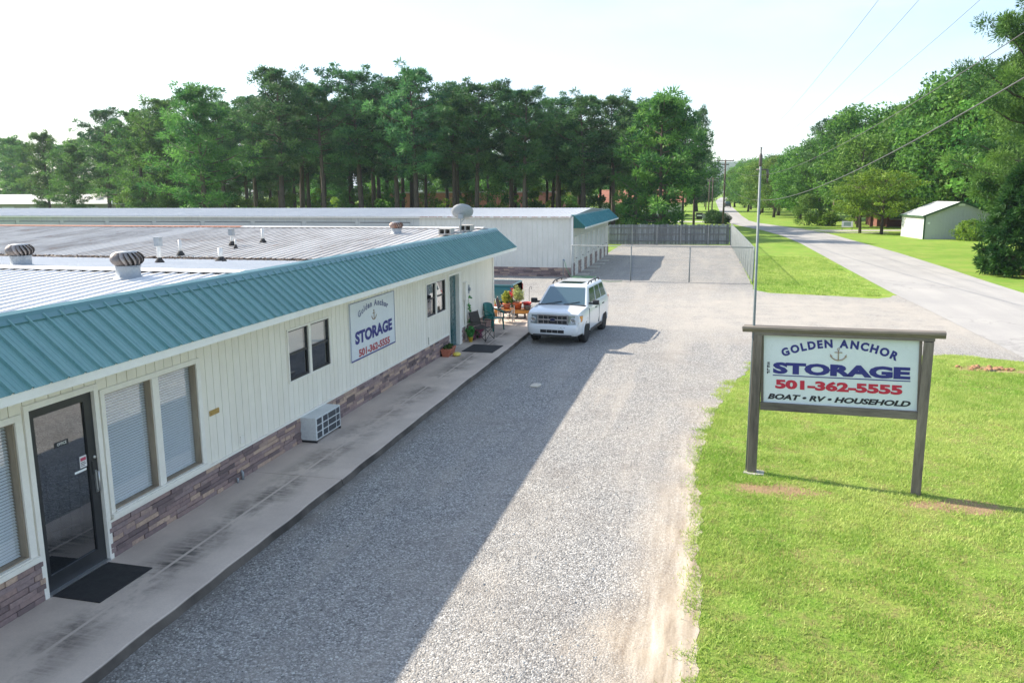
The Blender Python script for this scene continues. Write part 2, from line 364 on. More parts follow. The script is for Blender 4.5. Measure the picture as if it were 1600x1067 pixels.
M['fence_galv'] = mat('dull_galvanised', (0.20,0.235,0.245), 0.6, col2=(0.16,0.19,0.20), nscale=4)
M['blind'] = mat('blind_slat', (0.88,0.89,0.89), 0.5, fine=0.03)
M['blind_beige'] = mat('blind_beige', (0.62,0.585,0.52), 0.55, fine=0.03)
M['dark_in'] = mat('dark_interior', (0.055,0.05,0.045), 0.8)
M['rubber'] = mat('rubber_mat', (0.017,0.017,0.019), 0.85, col2=(0.03,0.03,0.032), nscale=9, bump=0.4, bscale=120)
M['glass'] = glass_mat('window_glass', (0.97,0.99,1.0), 0.13)
M['glass_door'] = glass_mat('door_glass', (0.50,0.53,0.55), 0.22)
M['glass_dark'] = glass_mat('tinted_glass', (0.22,0.24,0.26), 0.16)
M['stone'] = stone_mat('ledge_stone', False); M['stone_attr'] = stone_mat('ledge_stone_joined', True)
M['mortar'] = mat('mortar', (0.09,0.075,0.075), 0.9)
M['concrete'] = concrete_mat(); M['gravel'] = gravel_mat(); M['grass'] = grass_mat()
M['roof_white'] = roof_mat('roof_coated_white', (0.70,0.70,0.70), (0.52,0.52,0.53), (0.36,0.25,0.18), 0.5, 0.74, 0.3)
M['roof_grey'] = roof_mat('roof_weathered_grey', (0.60,0.585,0.565), (0.29,0.262,0.242), (0.30,0.19,0.135), 0.95, 0.62, 0.75)
M['roof_far'] = roof_mat('roof_far', (0.60,0.61,0.62), (0.45,0.46,0.48), (0.40,0.22,0.14), 0.6, 0.72, 0.4)
M['rust'] = mat('rust', (0.34,0.12,0.07), 0.8, col2=(0.44,0.22,0.15), nscale=3, fine=0.2)
M['wood_grey'] = mat('weathered_wood', (0.25,0.21,0.17), 0.85, col2=(0.085,0.074,0.064), nscale=5, stretch=(1,1,0.12), bump=0.5, bscale=14, rand=0.12, fine=0.25)
M['wood_grey_x'] = mat('weathered_beam', (0.23,0.20,0.165), 0.85, col2=(0.08,0.07,0.062), nscale=5, stretch=(0.12,1,1), bump=0.5, bscale=14, fine=0.25)
M['wood_fence'] = mat('fence_board', (0.255,0.265,0.275), 0.85, col2=(0.13,0.14,0.15), nscale=3, stretch=(1,1,0.25), rand=0.28, fine=0.25)
def asphalt_mat():
    m, t, b = newmat('asphalt'); L = t.links.new; vec, X, Y, Z = obj_xyz(t)
    c = mixc(t, maprange(t, noise(t, vec, 0.3, 5, 0.6), 0.35, 0.65), (0.35,0.34,0.33), (0.41,0.395,0.375))
    mp = t.nodes.new('ShaderNodeMapping'); mp.inputs['Scale'].default_value = (1.0, 0.03, 1); L(vec, mp.inputs['Vector'])
    c = mixc(t, maprange(t, noise(t, mp.outputs[0], 0.9, 4, 0.55), 0.42, 0.66, 0, 0.5), c, (0.29,0.282,0.277))
    vo = t.nodes.new('ShaderNodeTexVoronoi'); vo.feature = 'DISTANCE_TO_EDGE'; vo.inputs['Scale'].default_value = 0.13
    wv = t.nodes.new('ShaderNodeMix'); wv.data_type = 'VECTOR'; wv.inputs['Factor'].default_value = 0.06
    nn = t.nodes.new('ShaderNodeTexNoise'); nn.inputs['Scale'].default_value = 1.2; nn.inputs['Detail'].default_value = 5; L(vec, nn.inputs['Vector'])
    L(vec, wv.inputs['A']); 
    sc = t.nodes.new('ShaderNodeVectorMath'); sc.operation = 'SCALE'; sc.inputs['Scale'].default_value = 30.0; L(nn.outputs['Color'], sc.inputs[0]); L(sc.outputs[0], wv.inputs['B'])
    L(wv.outputs['Result'], vo.inputs['Vector'])
    c = mixc(t, maprange(t, vo.outputs['Distance'], 0.010, 0.003, 0, 0.3), c, (0.14,0.137,0.134))
    c = mixc(t, maprange(t, noise(t, vec, 30, 4, 0.7), 0.35, 0.7, 0, 0.35), c, (0.20,0.196,0.19))
    L(c, b.inputs['Base Color']); b.inputs['Roughness'].default_value = 0.85; b.inputs['Specular IOR Level'].default_value = 0.25
    return m
M['asphalt'] = asphalt_mat()
M['concrete_drive'] = mat('concrete_drive', (0.42,0.40,0.37), 0.85, col2=(0.36,0.34,0.31), nscale=0.4)
M['bark'] = mat('pine_bark', (0.115,0.085,0.068), 0.9, col2=(0.06,0.047,0.04), nscale=5, stretch=(1,1,0.3), bump=0.6, bscale=10, rand=0.3, fine=0.3)
M['needles'] = leaf_mat('pine_needles', (0.022,0.088,0.042), (0.132,0.280,0.085), 0.38)
M['needles_light'] = leaf_mat('pine_needles_light', (0.034,0.115,0.032), (0.165,0.33,0.065), 0.4)
M['leaves'] = leaf_mat('broad_leaves', (0.038,0.125,0.026), (0.17,0.35,0.055), 0.46)
M['leaves_light'] = leaf_mat('light_leaves', (0.065,0.15,0.024), (0.20,0.32,0.06), 0.45)
M['leaves_yellow'] = leaf_mat('yellowing_leaves', (0.085,0.185,0.020), (0.27,0.40,0.05), 0.5, 0.0)
M['cedar'] = leaf_mat('cedar_sprays', (0.012,0.052,0.014), (0.065,0.145,0.026), 0.28)
M['blade'] = leaf_mat('grass_blades', (0.21,0.36,0.05), (0.51,0.585,0.18), 0.4, hue=0.0)
M['siding_far'] = mat('far_siding', (0.66,0.66,0.62), 0.5, col2=(0.58,0.575,0.53), nscale=0.8, fine=0.05)
M['siding_far_grey'] = mat('far_siding_grey', (0.47,0.49,0.49), 0.55, col2=(0.40,0.42,0.42), nscale=0.8, fine=0.05)
M['brick_far'] = stone_mat('far_ledge_stone', True)

# ================================================================== SETTING: ground, gravel, road, walk
def sheet(name, poly, z, m, sub=None):
    b = MB(); b.add([(x, y, z) for x, y in poly], [tuple(range(len(poly)))])
    o = b.build(name, m, None, kind='structure'); return o
b = MB(); b.add([(-2500,-300,0),(2500,-300,0),(2500,3800,0),(-2500,3800,0)], [(0,1,2,3)]); b.build('ground', M['grass'], None, kind='structure')
def wob(pts, step=0.5, amp=0.1, seed=1):
    rr = random.Random(seed); out = []
    for (a, c) in zip(pts[:-1], pts[1:]):
        d = math.hypot(c[0]-a[0], c[1]-a[1]); n = max(1, int(d/step))
        for i in range(n):
            f = i/n; out.append((a[0]+(c[0]-a[0])*f + rr.uniform(-amp, amp), a[1]+(c[1]-a[1])*f + rr.uniform(-amp, amp)))
    out.append(pts[-1]); return out
LAWN_EDGE = wob([(7.30,-20),(7.36,6.0),(7.37,8.2),(7.42,8.9),(7.32,10.2),(7.40,11.8),(7.24,13.5),(7.39,15.35),(7.65,17.8),(8.15,20.7),(8.75,22.95),(9.8,24.1),(11.5,24.8),(13.46,25.1),(14.23,25.4),(15.0,25.2),(16.0,24.7),(17.5,23.0)], 0.15, 0.05, 3)
VERGE_EDGE = wob([(15.6,39.6),(15.35,38.9),(14.7,38.3),(12.9,39.0),(10.2,39.5),(9.62,40.8),(9.60,74.4)], 0.3, 0.05, 5)
gpoly = LAWN_EDGE + [(17.6,40.5)] + VERGE_EDGE + [(-0.2,74.6),(-0.2,62.2),(-62,62.2),(-62,44.6),(-34,44.6),(-34,-20)]
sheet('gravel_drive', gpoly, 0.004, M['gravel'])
road = [(16.6,-40),(16.3,10),(16.2,25.3),(15.95,35.8),(15.79,40.5),(15.68,53),(15.58,77.4),(15.05,91),(13.7,104),(11.6,116),(10.6,125),(10.2,136),(9.9,171),(10.0,195),(10.0,229),(10.6,420),(16,620),
        (21,620),(15.6,420),(14.2,239),(13.8,180),(13.6,165),(13.75,136.5),(14.6,127),(17.0,116),(19.5,104),(20.4,96),(20.95,82),(21.55,66.7),(21.64,54.9),(21.58,47),(21.62,41.6),(21.9,25),(22.4,10),(22.8,-40)]
sheet('road', road, 0.010, M['asphalt'])
sheet('side_road', wob([(10.0,128),(-2,129.5),(-30,131)],2,0.05,1)+wob([(-30,135),(-2,134),(9.9,133)],2,0.05,2), 0.014, M['concrete_drive'])
sheet('side_drive', [(20.6,100.5),(24,101.5),(30,103.2),(46,106),(46,108.6),(30,106.4),(24,105.4),(19.4,105.5)], 0.014, M['concrete_drive'])
sheet('shed_path', [(20.9,97.6),(27,98.0),(27,99.2),(20.3,99.4)], 0.018, M['concrete_drive'])
# heaped turned earth and a burrow in the lawn
b = MB(); rr = random.Random(5)
for k in range(46):
    a = rr.uniform(0, 6.28); q = rr.uniform(0.1, 0.62); s_ = rr.uniform(0.03, 0.085)
    b.lathe([(s_*0.2,-0.01),(s_,0.0),(s_*0.8,s_*0.55),(s_*0.2,s_*0.8)], (14.68+math.cos(a)*q*1.1, 23.45+math.sin(a)*q*0.5+0.1, 0.0), 6)
b.build('soil_heap', mat('red_soil', (0.36,0.20,0.11), 0.95, col2=(0.24,0.12,0.065), nscale=9, bump=0.5), None, label='reddish clods of dug earth round a burrow in the lawn', cat='soil', kind='stuff')
b = MB(); b.lathe([(0.13,0.001),(0.15,0.012),(0.12,0.022),(0.10,0.006),(0.02,0.004)], (14.72,23.32,0.004), 12); b.build('burrow_hole', M['dark_in'], None, label='dark burrow mouth in the red earth of the lawn', cat='hole')

# lawn blades (one object nobody could count)
def vnoise(x, y, s, seed):
    rg = np.random.RandomState(seed); T = rg.rand(64, 64); x = x*s; y = y*s
    xi = np.floor(x).astype(int); yi = np.floor(y).astype(int); fx = x-xi; fy = y-yi; fx = fx*fx*(3-2*fx); fy = fy*fy*(3-2*fy)
    g = lambda i, j: T[i % 64, j % 64]
    return (g(xi,yi)*(1-fx)+g(xi+1,yi)*fx)*(1-fy) + (g(xi,yi+1)*(1-fx)+g(xi+1,yi+1)*fx)*fy
def in_poly(px, py, poly):
    ins = np.zeros(len(px), bool); n = len(poly)
    for i in range(n):
        x0, y0 = poly[i]; x1, y1 = poly[(i+1) % n]
        if y0 == y1: continue
        c = ((y0 > py) != (y1 > py)) & (px < (x1-x0)*(py-y0)/(y1-y0)+x0); ins ^= c
    return ins
def blades(name, poly, n, h0, h1, wd, seed, label, cull=True):
    rg = np.random.RandomState(seed); P = np.array(poly); lo = P.min(0); hi = P.max(0)
    x = rg.uniform(lo[0], hi[0], n); y = rg.uniform(lo[1]-0.3, hi[1]+0.3, n); x = x-0.3*rg.rand(n)*(rg.rand(n)<0.12); k = in_poly(x+0.10+0.42*(vnoise(x, y, 1.9, 21)-0.42)+0.16*(vnoise(x, y, 6.0, 22)-0.5), y+0.25*(vnoise(x, y, 2.1, 23)-0.5), poly)
    dens = 0.55*vnoise(x, y, 1.7, 1) + 0.45*vnoise(x, y, 5.3, 2)
    k &= (dens > 0.40 + 0.14*rg.rand(n)) | (rg.rand(n) < 0.30)
    for sx, sy, rx, ry in SOIL:
        d = np.hypot((x-sx)/rx, (y-sy)/ry) + (vnoise(x, y, 4, 9)-0.5)*1.3; k &= rg.rand(n) < np.clip((d-0.45)/0.8, 0.03, 1)
    x = x[k]; y = y[k]; dens = dens[k]; n = len(x); x = x + rg.normal(scale=0.07, size=n); y = y + rg.normal(scale=0.05, size=n)
    a = rg.uniform(0, 2*np.pi, n); h = rg.uniform(h0, h1, n)*(0.65+0.6*dens); lean = rg.uniform(0.2, 1.1, n)*h
    w = wd*rg.uniform(0.7, 1.3, n); la = rg.uniform(0, 2*np.pi, n)
    z = np.zeros(n)
    v = np.empty((n, 3, 3), np.float32)
    v[:,0] = np.stack([x-np.cos(a)*w, y-np.sin(a)*w, z+0.002], 1); v[:,1] = np.stack([x+np.cos(a)*w, y+np.sin(a)*w, z+0.002], 1)
    v[:,2] = np.stack([x+np.cos(la)*lean, y+np.sin(la)*lean, h], 1)
    r = np.clip(0.2 + 0.5*rg.rand(n) + (vnoise(x, y, 0.5, 4)-0.5)*0.6 + (vnoise(x, y, 3.1, 6)-0.5)*0.6, 0, 1)
    r[rg.rand(n) < 0.10] = 1.12
    return tag(link(name, fast_mesh(name, v, 3, M['blade'], r), None), label, 'grass', kind='stuff')
lawn_poly = [p for p in LAWN_EDGE if p[1] > 5.0] + [(17.2,18),(14.5,12),(12,5)]
blades('lawn_grass', lawn_poly, 680000, 0.025, 0.062, 0.006, 11, 'short bright green lawn grass round the roadside sign')
blades('verge_grass', [(15.3,39.2),(12.9,39.2),(10.3,39.7),(9.75,41),(9.75,62),(15.4,62)], 90000, 0.05, 0.11, 0.016, 12, 'mown grass verge between the wire fence and the road')

# loose stones lying on the drive (nobody could count them)
rg = np.random.RandomState(44); n = 26000
px = rg.uniform(1.68, 6.35, n); py = 5.2 + 24*rg.rand(n)**1.6; cl_ = vnoise(px, py*0.35, 1.4, 31); kk = rg.rand(n) < (0.25+1.1*np.clip(cl_-0.3, 0, 1)); px = px[kk]; py = py[kk]; n = len(px)
sz = rg.uniform(0.006, 0.016, n)*np.where(rg.rand(n) < 0.05, 1.7, 1.0); ang = rg.uniform(0, 6.28, n)
oct_ = np.array([(1,0,0),(0,1,0),(-1,0,0),(0,-1,0),(0,0,0.75)], float); tri = [(0,1,4),(1,2,4),(2,3,4),(3,0,4)]
jit = oct_[None] * rg.uniform(0.65, 1.25, (n,5,1)); ca, sa = np.cos(ang)[:,None], np.sin(ang)[:,None]
X_ = px[:,None]+sz[:,None]*(jit[:,:,0]*ca-jit[:,:,1]*sa*0.75); Y_ = py[:,None]+sz[:,None]*(jit[:,:,0]*sa+jit[:,:,1]*ca*0.75); Z_ = 0.005+sz[:,None]*jit[:,:,2]
P_ = np.stack([X_, Y_, Z_], 2); V_ = np.stack([P_[:,t_] for t_ in tri], 1)
peb = leaf_mat('pebble', (0.12,0.118,0.116), (0.66,0.645,0.61), 0.0, 0.0, 0.85)
tag(link('loose_gravel', fast_mesh('loose_gravel', V_, 3, peb, np.repeat(rg.rand(n), 4)), None), 'loose grey and white stones scattered over the gravel drive', 'gravel', kind='stuff')

# ---- concrete walk: slabs with joints
walk = MB().box(-0.01, 1.55, 1.0, 30.6, 0.0, 0.02).build('sidewalk', M['concrete'], None, kind='structure')
def slab(y0, y1, x0, x1, seed):
    rr = random.Random(seed); n = max(2, int((y1-y0)/0.35)); e = []
    for i in range(n+1):
        y = y0+(y1-y0)*i/n; e.append((x1 + rr.uniform(-0.010, 0.010) + 0.010*math.sin(y*0.5+seed), y))
    poly = [(x0, y0)] + e + [(x0, y1)]
    b = MB(); m_ = len(poly); rr2 = [rr.uniform(0, 0.02) for _ in poly]
    vs = [(x+ (0.03 if 0 < i < m_-1 else 0), y, 0.0) for i, (x, y) in enumerate(poly)] + [(x, y, 0.108) for x, y in poly] + [(x - (0.012 if 0 < i < m_-1 else 0), y, 0.12) for i, (x, y) in enumerate(poly)]
    fs = [tuple(range(2*m_, 3*m_))]
    for k in (0, 1):
        for i in range(m_): j = (i+1) % m_; fs.append((k*m_+i, k*m_+j, (k+1)*m_+j, (k+1)*m_+i))
    b.add(vs, fs); return b.build('slab', M['concrete'], walk)
for i, (y0, y1) in enumerate([(1.0,3.7),(3.712,11.62),(11.632,19.44),(19.452,27.3),(27.312,30.9)]): slab(y0, y1, 0.0 if i < 4 else -3.2, 1.61, i)

# ================================================================== OFFICE BUILDING
Y0, Y1 = 1.0, 27.5
off = wthing('office_building', 'long cream office building with teal mansard roof edge and stone base', 'building', (0.0, 14.0, 0.0))
ZB = 0.62                                    # top of the stone base
OPEN = [(5.05,7.04,0.66,2.29), (7.22,8.22,0.0,2.36), (8.36,10.31,0.68,2.28), (13.01,14.70,1.32,2.29), (20.50,22.17,1.36,2.29), (22.48,23.62,0.0,2.31)]
def cut(y0, y1, z0, z1):
    """z intervals left for a strip y0..y1 once the openings are taken out"""
    iv = [(z0, z1)]
    for a, b_, c, d in OPEN:
        if y1 > a+0.001 and y0 < b_-0.001:
            nv = []
            for p, q in iv:
                if c > p: nv.append((p, min(c, q)))
                if d < q: nv.append((max(d, p), q))
            iv = [(p, q) for p, q in nv if q-p > 0.01]
    return iv
ys = sorted({Y0, Y1} | {o[0] for o in OPEN} | {o[1] for o in OPEN})
b = MB()
for a, c in zip(ys[:-1], ys[1:]):
    for p, q in cut(a, c, 0.10, 3.0): b.box(-0.16, -0.014, a, c, p, q)
b.box(-30, -0.16, Y1-0.15, Y1, 0.0, 2.9)
wall = b.build('wall', M['groove'], off)
SP = 0.187; k0 = 6.991
yy = k0 - 32*SP
edges = []
while yy < Y1: edges.append(yy); yy += SP
for a in edges:
    c = a + SP - 0.011
    if a < Y0: continue
    c = min(c, Y1)
    pts = sorted({a, c} | {v for o in OPEN for v in (o[0], o[1]) if a+0.004 < v < c-0.004})
    full = [cut(p0, p1, ZB, 2.80) for p0, p1 in zip(pts[:-1], pts[1:])]
    for (p0, p1), iv in zip(zip(pts[:-1], pts[1:]), full):
        for p, q in iv:
            if p1-p0 > 0.02: MB().box(-0.0135, 0.0, p0, p1, p, q).build('siding_plank', M['siding'], wall)
MB().box(-0.02, 0.055, Y1-0.05, Y1+0.02, 0.12, 2.76).build('corner_trim', M['trim'], off)
# stone veneer
ven = MB()
for a, c in ((Y0, 7.21), (8.23, 22.47), (23.63, Y1-0.05)): ven.box(-0.012, 0.012, a, c, 0.12, ZB-0.02)
ven = ven.build('stone_veneer', M['mortar'], off)
rr = random.Random(3); stones = []
for a, c in ((4.6, 7.19), (8.25, 22.45), (23.65, Y1-0.06)):
    for row in range(7):
        y = a - rr.uniform(0, 0.25); z0 = 0.122 + row*0.068
        while y < c:
            l = rr.choice((0.16,0.24,0.30,0.38,0.46)); s0, s1 = max(y, a), min(y+l, c)
            if s1-s0 > 0.04: stones.append((s0, s1-0.006, z0, z0+0.063, rr.uniform(0.022, 0.040), rr.random()))
            y += l
cx_, cy_ = 7.3, 0
stones.sort(key=lambda s: math.hypot(cx_, s[0])/max(0.05, (s[1]-s[0]))**0.3)
far_st = MB(); far_r = []
for i, (s0, s1, z0, z1, d, r) in enumerate(stones):
    if i < 290: MB().box(0.0, d, s0, s1, z0, z1).build('stone', M['stone'], ven, bevel=0.004)
    else: far_st.box(0.0, d, s0, s1, z0, z1); far_r += [r]*8
o = far_st.build('stone_course', M['stone_attr'], ven, kind='stuff')
o.data.attributes.new('rnd', 'FLOAT', 'POINT').data.foreach_set('value', np.array(far_r, np.float32))
b = MB()
for a, c in ((Y0, 7.2), (8.24, 22.46), (23.64, Y1)): b.box(-0.005, 0.034, a, c, ZB-0.022, ZB+0.012)
b.build('base_flashing', M['trim'], off)

# mansard, fascia, soffit
MX0, MZ0, MX1, MZ1 = 0.20, 3.42, 0.87, 2.86
mans = MB().prism([(0.0,2.76),(0.845,2.76),(0.845,2.85),(0.18,3.40),(-0.1,3.40),(-0.1,2.9)], Y0, Y1+0.02, 'y').build('mansard', M['teal_dark'], off)
MB().prism([(0.80,2.735),(0.872,2.735),(0.878,2.846),(0.80,2.846)], Y0-0.01, Y1+0.05, 'y').build('fascia', M['white_trim'], off)
MB().box(0.0, 0.80, Y0, Y1+0.03, 2.738, 2.757).build('soffit', M['white_trim'], off)
dl = math.hypot(MX1-MX0, MZ1-MZ0); ex = ((MX1-MX0)/dl, (MZ1-MZ0)/dl); en = (-ex[1], ex[0])
def mansard_panel_mesh(w, length, rib=0.032):
    """one pan with a rib on its left edge and two low stiffening beads, local: x down the slope, y along the eave, z normal"""
    prof = [(0,0),(0.006,rib),(0.026,rib),(0.034,0.0),(w*0.40,0.0),(w*0.415,0.004),(w*0.45,0.004),(w*0.465,0),(w*0.68,0),(w*0.695,0.004),(w*0.73,0.004),(w*0.745,0),(w,0.0)]
    b = MB(); n = len(prof)
    b.add([(0, y, z) for y, z in prof] + [(length, y, z) for y, z in prof], [(i, i+1, n+i+1, n+i) for i in range(n-1)])
    return b.mesh('mansard_panel')
PW = 0.235
pm = mansard_panel_mesh(PW, dl+0.03); pm.materials.append(M['teal'])
pm_rot = Matrix(((ex[0], 0, en[0] if en[1] > 0 else -en[0], 0), (0, 1, 0, 0), (ex[1], 0, abs(en[1]), 0), (0, 0, 0, 1)))
y = 6.90 - 25*PW
while y < Y1 - 0.05:
    if y >= Y0:
        o = bpy.data.objects.new('mansard_panel', pm); COL.objects.link(o); o.parent = mans
        o.matrix_local = Matrix.Translation((MX0-0.005, y-14.0, MZ0-0.002)) @ pm_rot
    y += PW
# ridge flashing along the top of the mansard: sloped lip and round nose
MB().prism([(0.255,3.372),(0.262,3.388),(0.205,3.432),(0.175,3.475),(0.11,3.50),(0.05,3.47),(-0.12,3.455),(-0.12,3.43),(0.04,3.44),(0.10,3.455),(0.16,3.42)], Y0-0.02, Y1+0.03, 'y').build('ridge_flashing', M['teal_cap'], off)

# metal roof: two gables side by side, ridges across the building
def sheet_mesh(name, y0, z0, y1, z1, w=0.915):
    pr = []
    for k in range(4):
        a = k*w/4; pr += [(a,0),(a+0.012,0.026),(a+0.040,0.026),(a+0.052,0.0),(a+0.125,0),(a+0.13,0.005),(a+0.15,0.005),(a+0.155,0)]
    pr.append((w, 0)); n = len(pr); b = MB()
    b.add([(-x, y0, z0+z) for x, z in pr] + [(-x, y1, z1+z) for x, z in pr], [(i, i+1, n+i+1, n+i) for i in range(n-1)])
    return b.mesh(name)
RZ, VZ, RZ2 = 3.46, 3.03, 3.53
SL = [(4.4, VZ, 11.72, RZ, 'roof_white'), (11.72, RZ, 18.6, VZ, 'roof_white'), (18.6, VZ, 26.3, RZ2, 'roof_grey'), (26.3, RZ2, 27.56, RZ2-0.09, 'roof_white')]
deck = MB()
for y0, z0, y1, z1, m_ in SL: deck.prism([(y0, z0-0.004),(y1, z1-0.004),(y1, z1-0.06),(y0, z0-0.06)], -28.0, 0.08, 'x')
deck.prism([(Y0,3.2),(4.4,VZ-0.004),(4.4,VZ-0.06),(Y0,3.1)], -28.0, 0.08, 'x')
deck = deck.build('roof', M['galv'], off)
for y0, z0, y1, z1, m_ in SL:
    me = sheet_mesh('roof_sheet', y0-14.0, z0, y1-14.0, z1); me.materials.append(M[m_])
    me2 = me
    if m_ == 'roof_grey': me2 = me.copy(); me2.materials.clear(); me2.materials.append(M['roof_white'])
    for k in range(30):
        o = bpy.data.objects.new('roof_sheet', me2 if k < 0 else me); COL.objects.link(o); o.parent = deck; o.location = (0.09-k*0.915, 0, 0)
def ridge_cap(y, z, x0, x1, m_, hw=0.24):
    b = MB().prism([(y-hw, z-0.012+0.026), (y, z+0.034), (y+hw, z-0.012+0.026), (y+hw, z-0.006+0.026), (y, z+0.040), (y-hw, z-0.006+0.026)], x0, x1, 'x')
    return b.build('ridge_cap', m_, off)
ridge_cap(11.72, RZ+0.005, -27.5, 0.06, M['roof_white'])
ridge_cap(26.3, RZ2+0.005, -8.9, 0.06, M['roof_white']); ridge_cap(26.3, RZ2+0.005, -27.5, -8.92, M['rust'])
# dark closures under the cap between ribs
b = MB()
for k in range(30*4):
    x = 0.09 - k*0.915/4; b.box(x-0.222, x-0.055, 11.52, 11.54, RZ-0.010, RZ+0.014)
b.build('cap_closure', M['rubber'], off, kind='stuff')
# leaf litter lying in the valley
rg = np.random.RandomState(8); n = 5200
lx = -rg.rand(n)*15; ly = 18.6 + rg.normal(0, 0.10, n); lz = VZ + 0.012 + rg.rand(n)*0.045; s_ = rg.uniform(0.018, 0.05, n)
v = np.empty((n,4,3), np.float32)
for i, (da, db) in enumerate(((-1,-1),(1,-1),(1,1),(-1,1))):
    v[:,i] = np.stack([lx+da*s_+rg.normal(0,0.008,n), ly+db*s_*0.6, lz+rg.normal(0,0.012,n)], 1)
litter = leaf_mat('leaf_litter', (0.035,0.024,0.018), (0.12,0.085,0.062), 0.1)
tag(link('leaf_litter', fast_mesh('leaf_litter', v, 4, litter, rg.rand(n)), None), 'dark fallen leaves lying along the roof valley', 'leaves', kind='stuff')

# interior: floor, back wall and a ceiling so that the rooms are dark
b = MB().box(-4.2, -0.17, 1.2, 27.2, 0.0, 0.12); b.build('inner_floor', mat('office_floor', (0.16,0.125,0.10), 0.6, col2=(0.11,0.09,0.075), nscale=2), off)
b = MB().box(-4.3, -4.2, 1.2, 27.2, 0.12, 2.7).box(-4.2, -0.17, 10.9, 11.0, 0.12, 2.7).box(-4.2, -0.17, 19.9, 20.0, 0.12, 2.7).box(-4.3, -0.1, 1.0, 1.15, 0.0, 2.9)
b.build('inner_wall', mat('office_wall', (0.34,0.31,0.27), 0.7), off)
MB().box(-4.3, -0.165, 1.0, 27.3, 2.62, 2.68).build('ceiling', M['blind'], off)

# windows
def frame_rect(b, x0, x1, y0, y1, z0, z1, t):
    b.box(x0, x1, y0, y0+t, z0, z1); b.box(x0, x1, y1-t, y1, z0, z1); b.box(x0, x1, y0+t, y1-t, z0, z0+t); b.box(x0, x1, y0+t, y1-t, z1-t, z1)
def big_window(y0, y1, z0, z1, mid, mw):
    b = MB(); T = 0.075
    # flat outer casing
    b.box(0.002, 0.026, y0-T, y0-0.004, z0-0.02, z1+T); b.box(0.002, 0.026, y1+0.004, y1+T+0.02, z0-0.02, z1+T); b.box(0.002, 0.024, y0-0.004, y1+0.004, z1+0.004, z1+T)
    b.box(-0.12, 0.028, mid-mw/2, mid+mw/2, z0, z1)
    w = b.build('window', M['trim'], off)
    MB().box(-0.13, 0.065, y0-T-0.01, y1+T+0.03, z0-0.075, z0-0.022).box(-0.13, 0.05, y0, y1, z0-0.02, z0-0.002).build('sill', M['trim'], w)
    for a, c in ((y0, mid-mw/2), (mid+mw/2, y1)):
        j = MB().box(-0.13, -0.001, a, a+0.016, z0, z1).box(-0.13, -0.001, c-0.016, c, z0, z1).box(-0.13, -0.001, a+0.016, c-0.016, z1-0.014, z1).box(-0.13, -0.001, a+0.016, c-0.016, z0, z0+0.012)
        j.build('jamb', M['jamb'], w)
        MB().box(-0.082, -0.078, a+0.016, c-0.016, z0+0.012, z1-0.014).build('pane', M['glass'], w)
        s = MB(); z = z0+0.03
        while z < z1-0.03:
            s.add([(-0.112, a+0.02, z+0.0105), (-0.112, c-0.02, z+0.0105), (-0.090, c-0.02, z-0.0105), (-0.090, a+0.02, z-0.0105)], [(0,1,2,3)]); z += 0.037
        s.build('blind', M['blind'], w, kind='stuff')
big_window(5.06, 7.03, 0.70, 2.27, 6.0, 0.12)
big_window(8.40, 10.29, 0.72, 2.25, 9.36, 0.13)
def slider_window(y0, y1, z0, z1, blind_left, blind_right, beige):
    b = MB(); frame_rect(b, 0.002, 0.022, y0-0.035, y1+0.035, z0-0.035, z1+0.035, 0.035)
    b.box(-0.05, 0.018, (y0+y1)/2-0.045, (y0+y1)/2+0.045, z0, z1)
    w = b.build('window', M['trim'], off)
    for k, (a, c) in enumerate(((y0, (y0+y1)/2-0.046), ((y0+y1)/2+0.046, y1))):
        zm = (z0+z1)/2 + 0.02
        f = MB(); frame_rect(f, -0.055, -0.012, a, c, z0, z1, 0.03); f.box(-0.050, -0.016, a+0.03, c-0.03, zm-0.02, zm+0.02); f.build('sash', M['black_metal'], w)
        MB().box(-0.036, -0.032, a+0.03, c-0.03, zm+0.02, z1-0.03).build('pane', M['glass' if beige else 'glass_dark'], w)
        MB().box(-0.042, -0.038, a+0.03, c-0.03, z0+0.03, zm-0.02).build('pane', M['glass_dark'], w)
        s = MB(); z = (zm+0.01 if k == 0 else z0+0.04) if beige else 99
        while z < z1-0.03:
            s.add([(-0.102, a+0.03, z+0.009), (-0.102, c-0.03, z+0.009), (-0.086, c-0.03, z-0.010), (-0.086, a+0.03, z-0.010)], [(0,1,2,3)]); z += 0.0195
        if s.v: s.build('blind', M['blind_beige'], w, kind='stuff')
slider_window(13.04, 14.68, 1.345, 2.27, True, True, True)
slider_window(20.53, 22.14, 1.385, 2.27, False, False, False)

# office door
b = MB(); b.box(-0.02, 0.030, 7.155, 7.222, 0.12, 2.42); b.box(-0.02, 0.030, 8.218, 8.29, 0.12, 2.42); b.box(-0.02, 0.028, 7.222, 8.218, 2.35, 2.42)
dr = b.build('door_frame', M['trim'], off)
b = MB(); b.box(-0.07, -0.02, 7.226, 7.325, 0.145, 2.345); b.box(-0.07, -0.02, 8.085, 8.214, 0.145, 2.345); b.box(-0.07, -0.02, 7.325, 8.085, 2.24, 2.345); b.box(-0.07, -0.02, 7.325, 8.085, 0.145, 0.33)
door = b.build('door', M['black_metal'], off, label='black framed glass office door')
MB().box(-0.048, -0.042, 7.325, 8.085, 0.33, 2.24).build('pane', M['glass_door'], door)
MB().box(-0.02, 0.0, 8.148, 8.172, 1.06, 1.345).tube([(-0.02,8.16,1.33),(0.035,8.16,1.33),(0.035,8.16,1.08),(-0.02,8.16,1.08)], 0.011).build('handle', M['alu'], door)
MB().box(-0.021, -0.008, 8.12, 8.20, 1.30, 1.47).build('latch_plate', M['black_metal'], door)
MB().lathe([(0.022,0.0),(0.022,0.014),(0.012,0.018)], (-0.02,8.17,1.51), 12, 'x').build('lock', M['alu'], door)
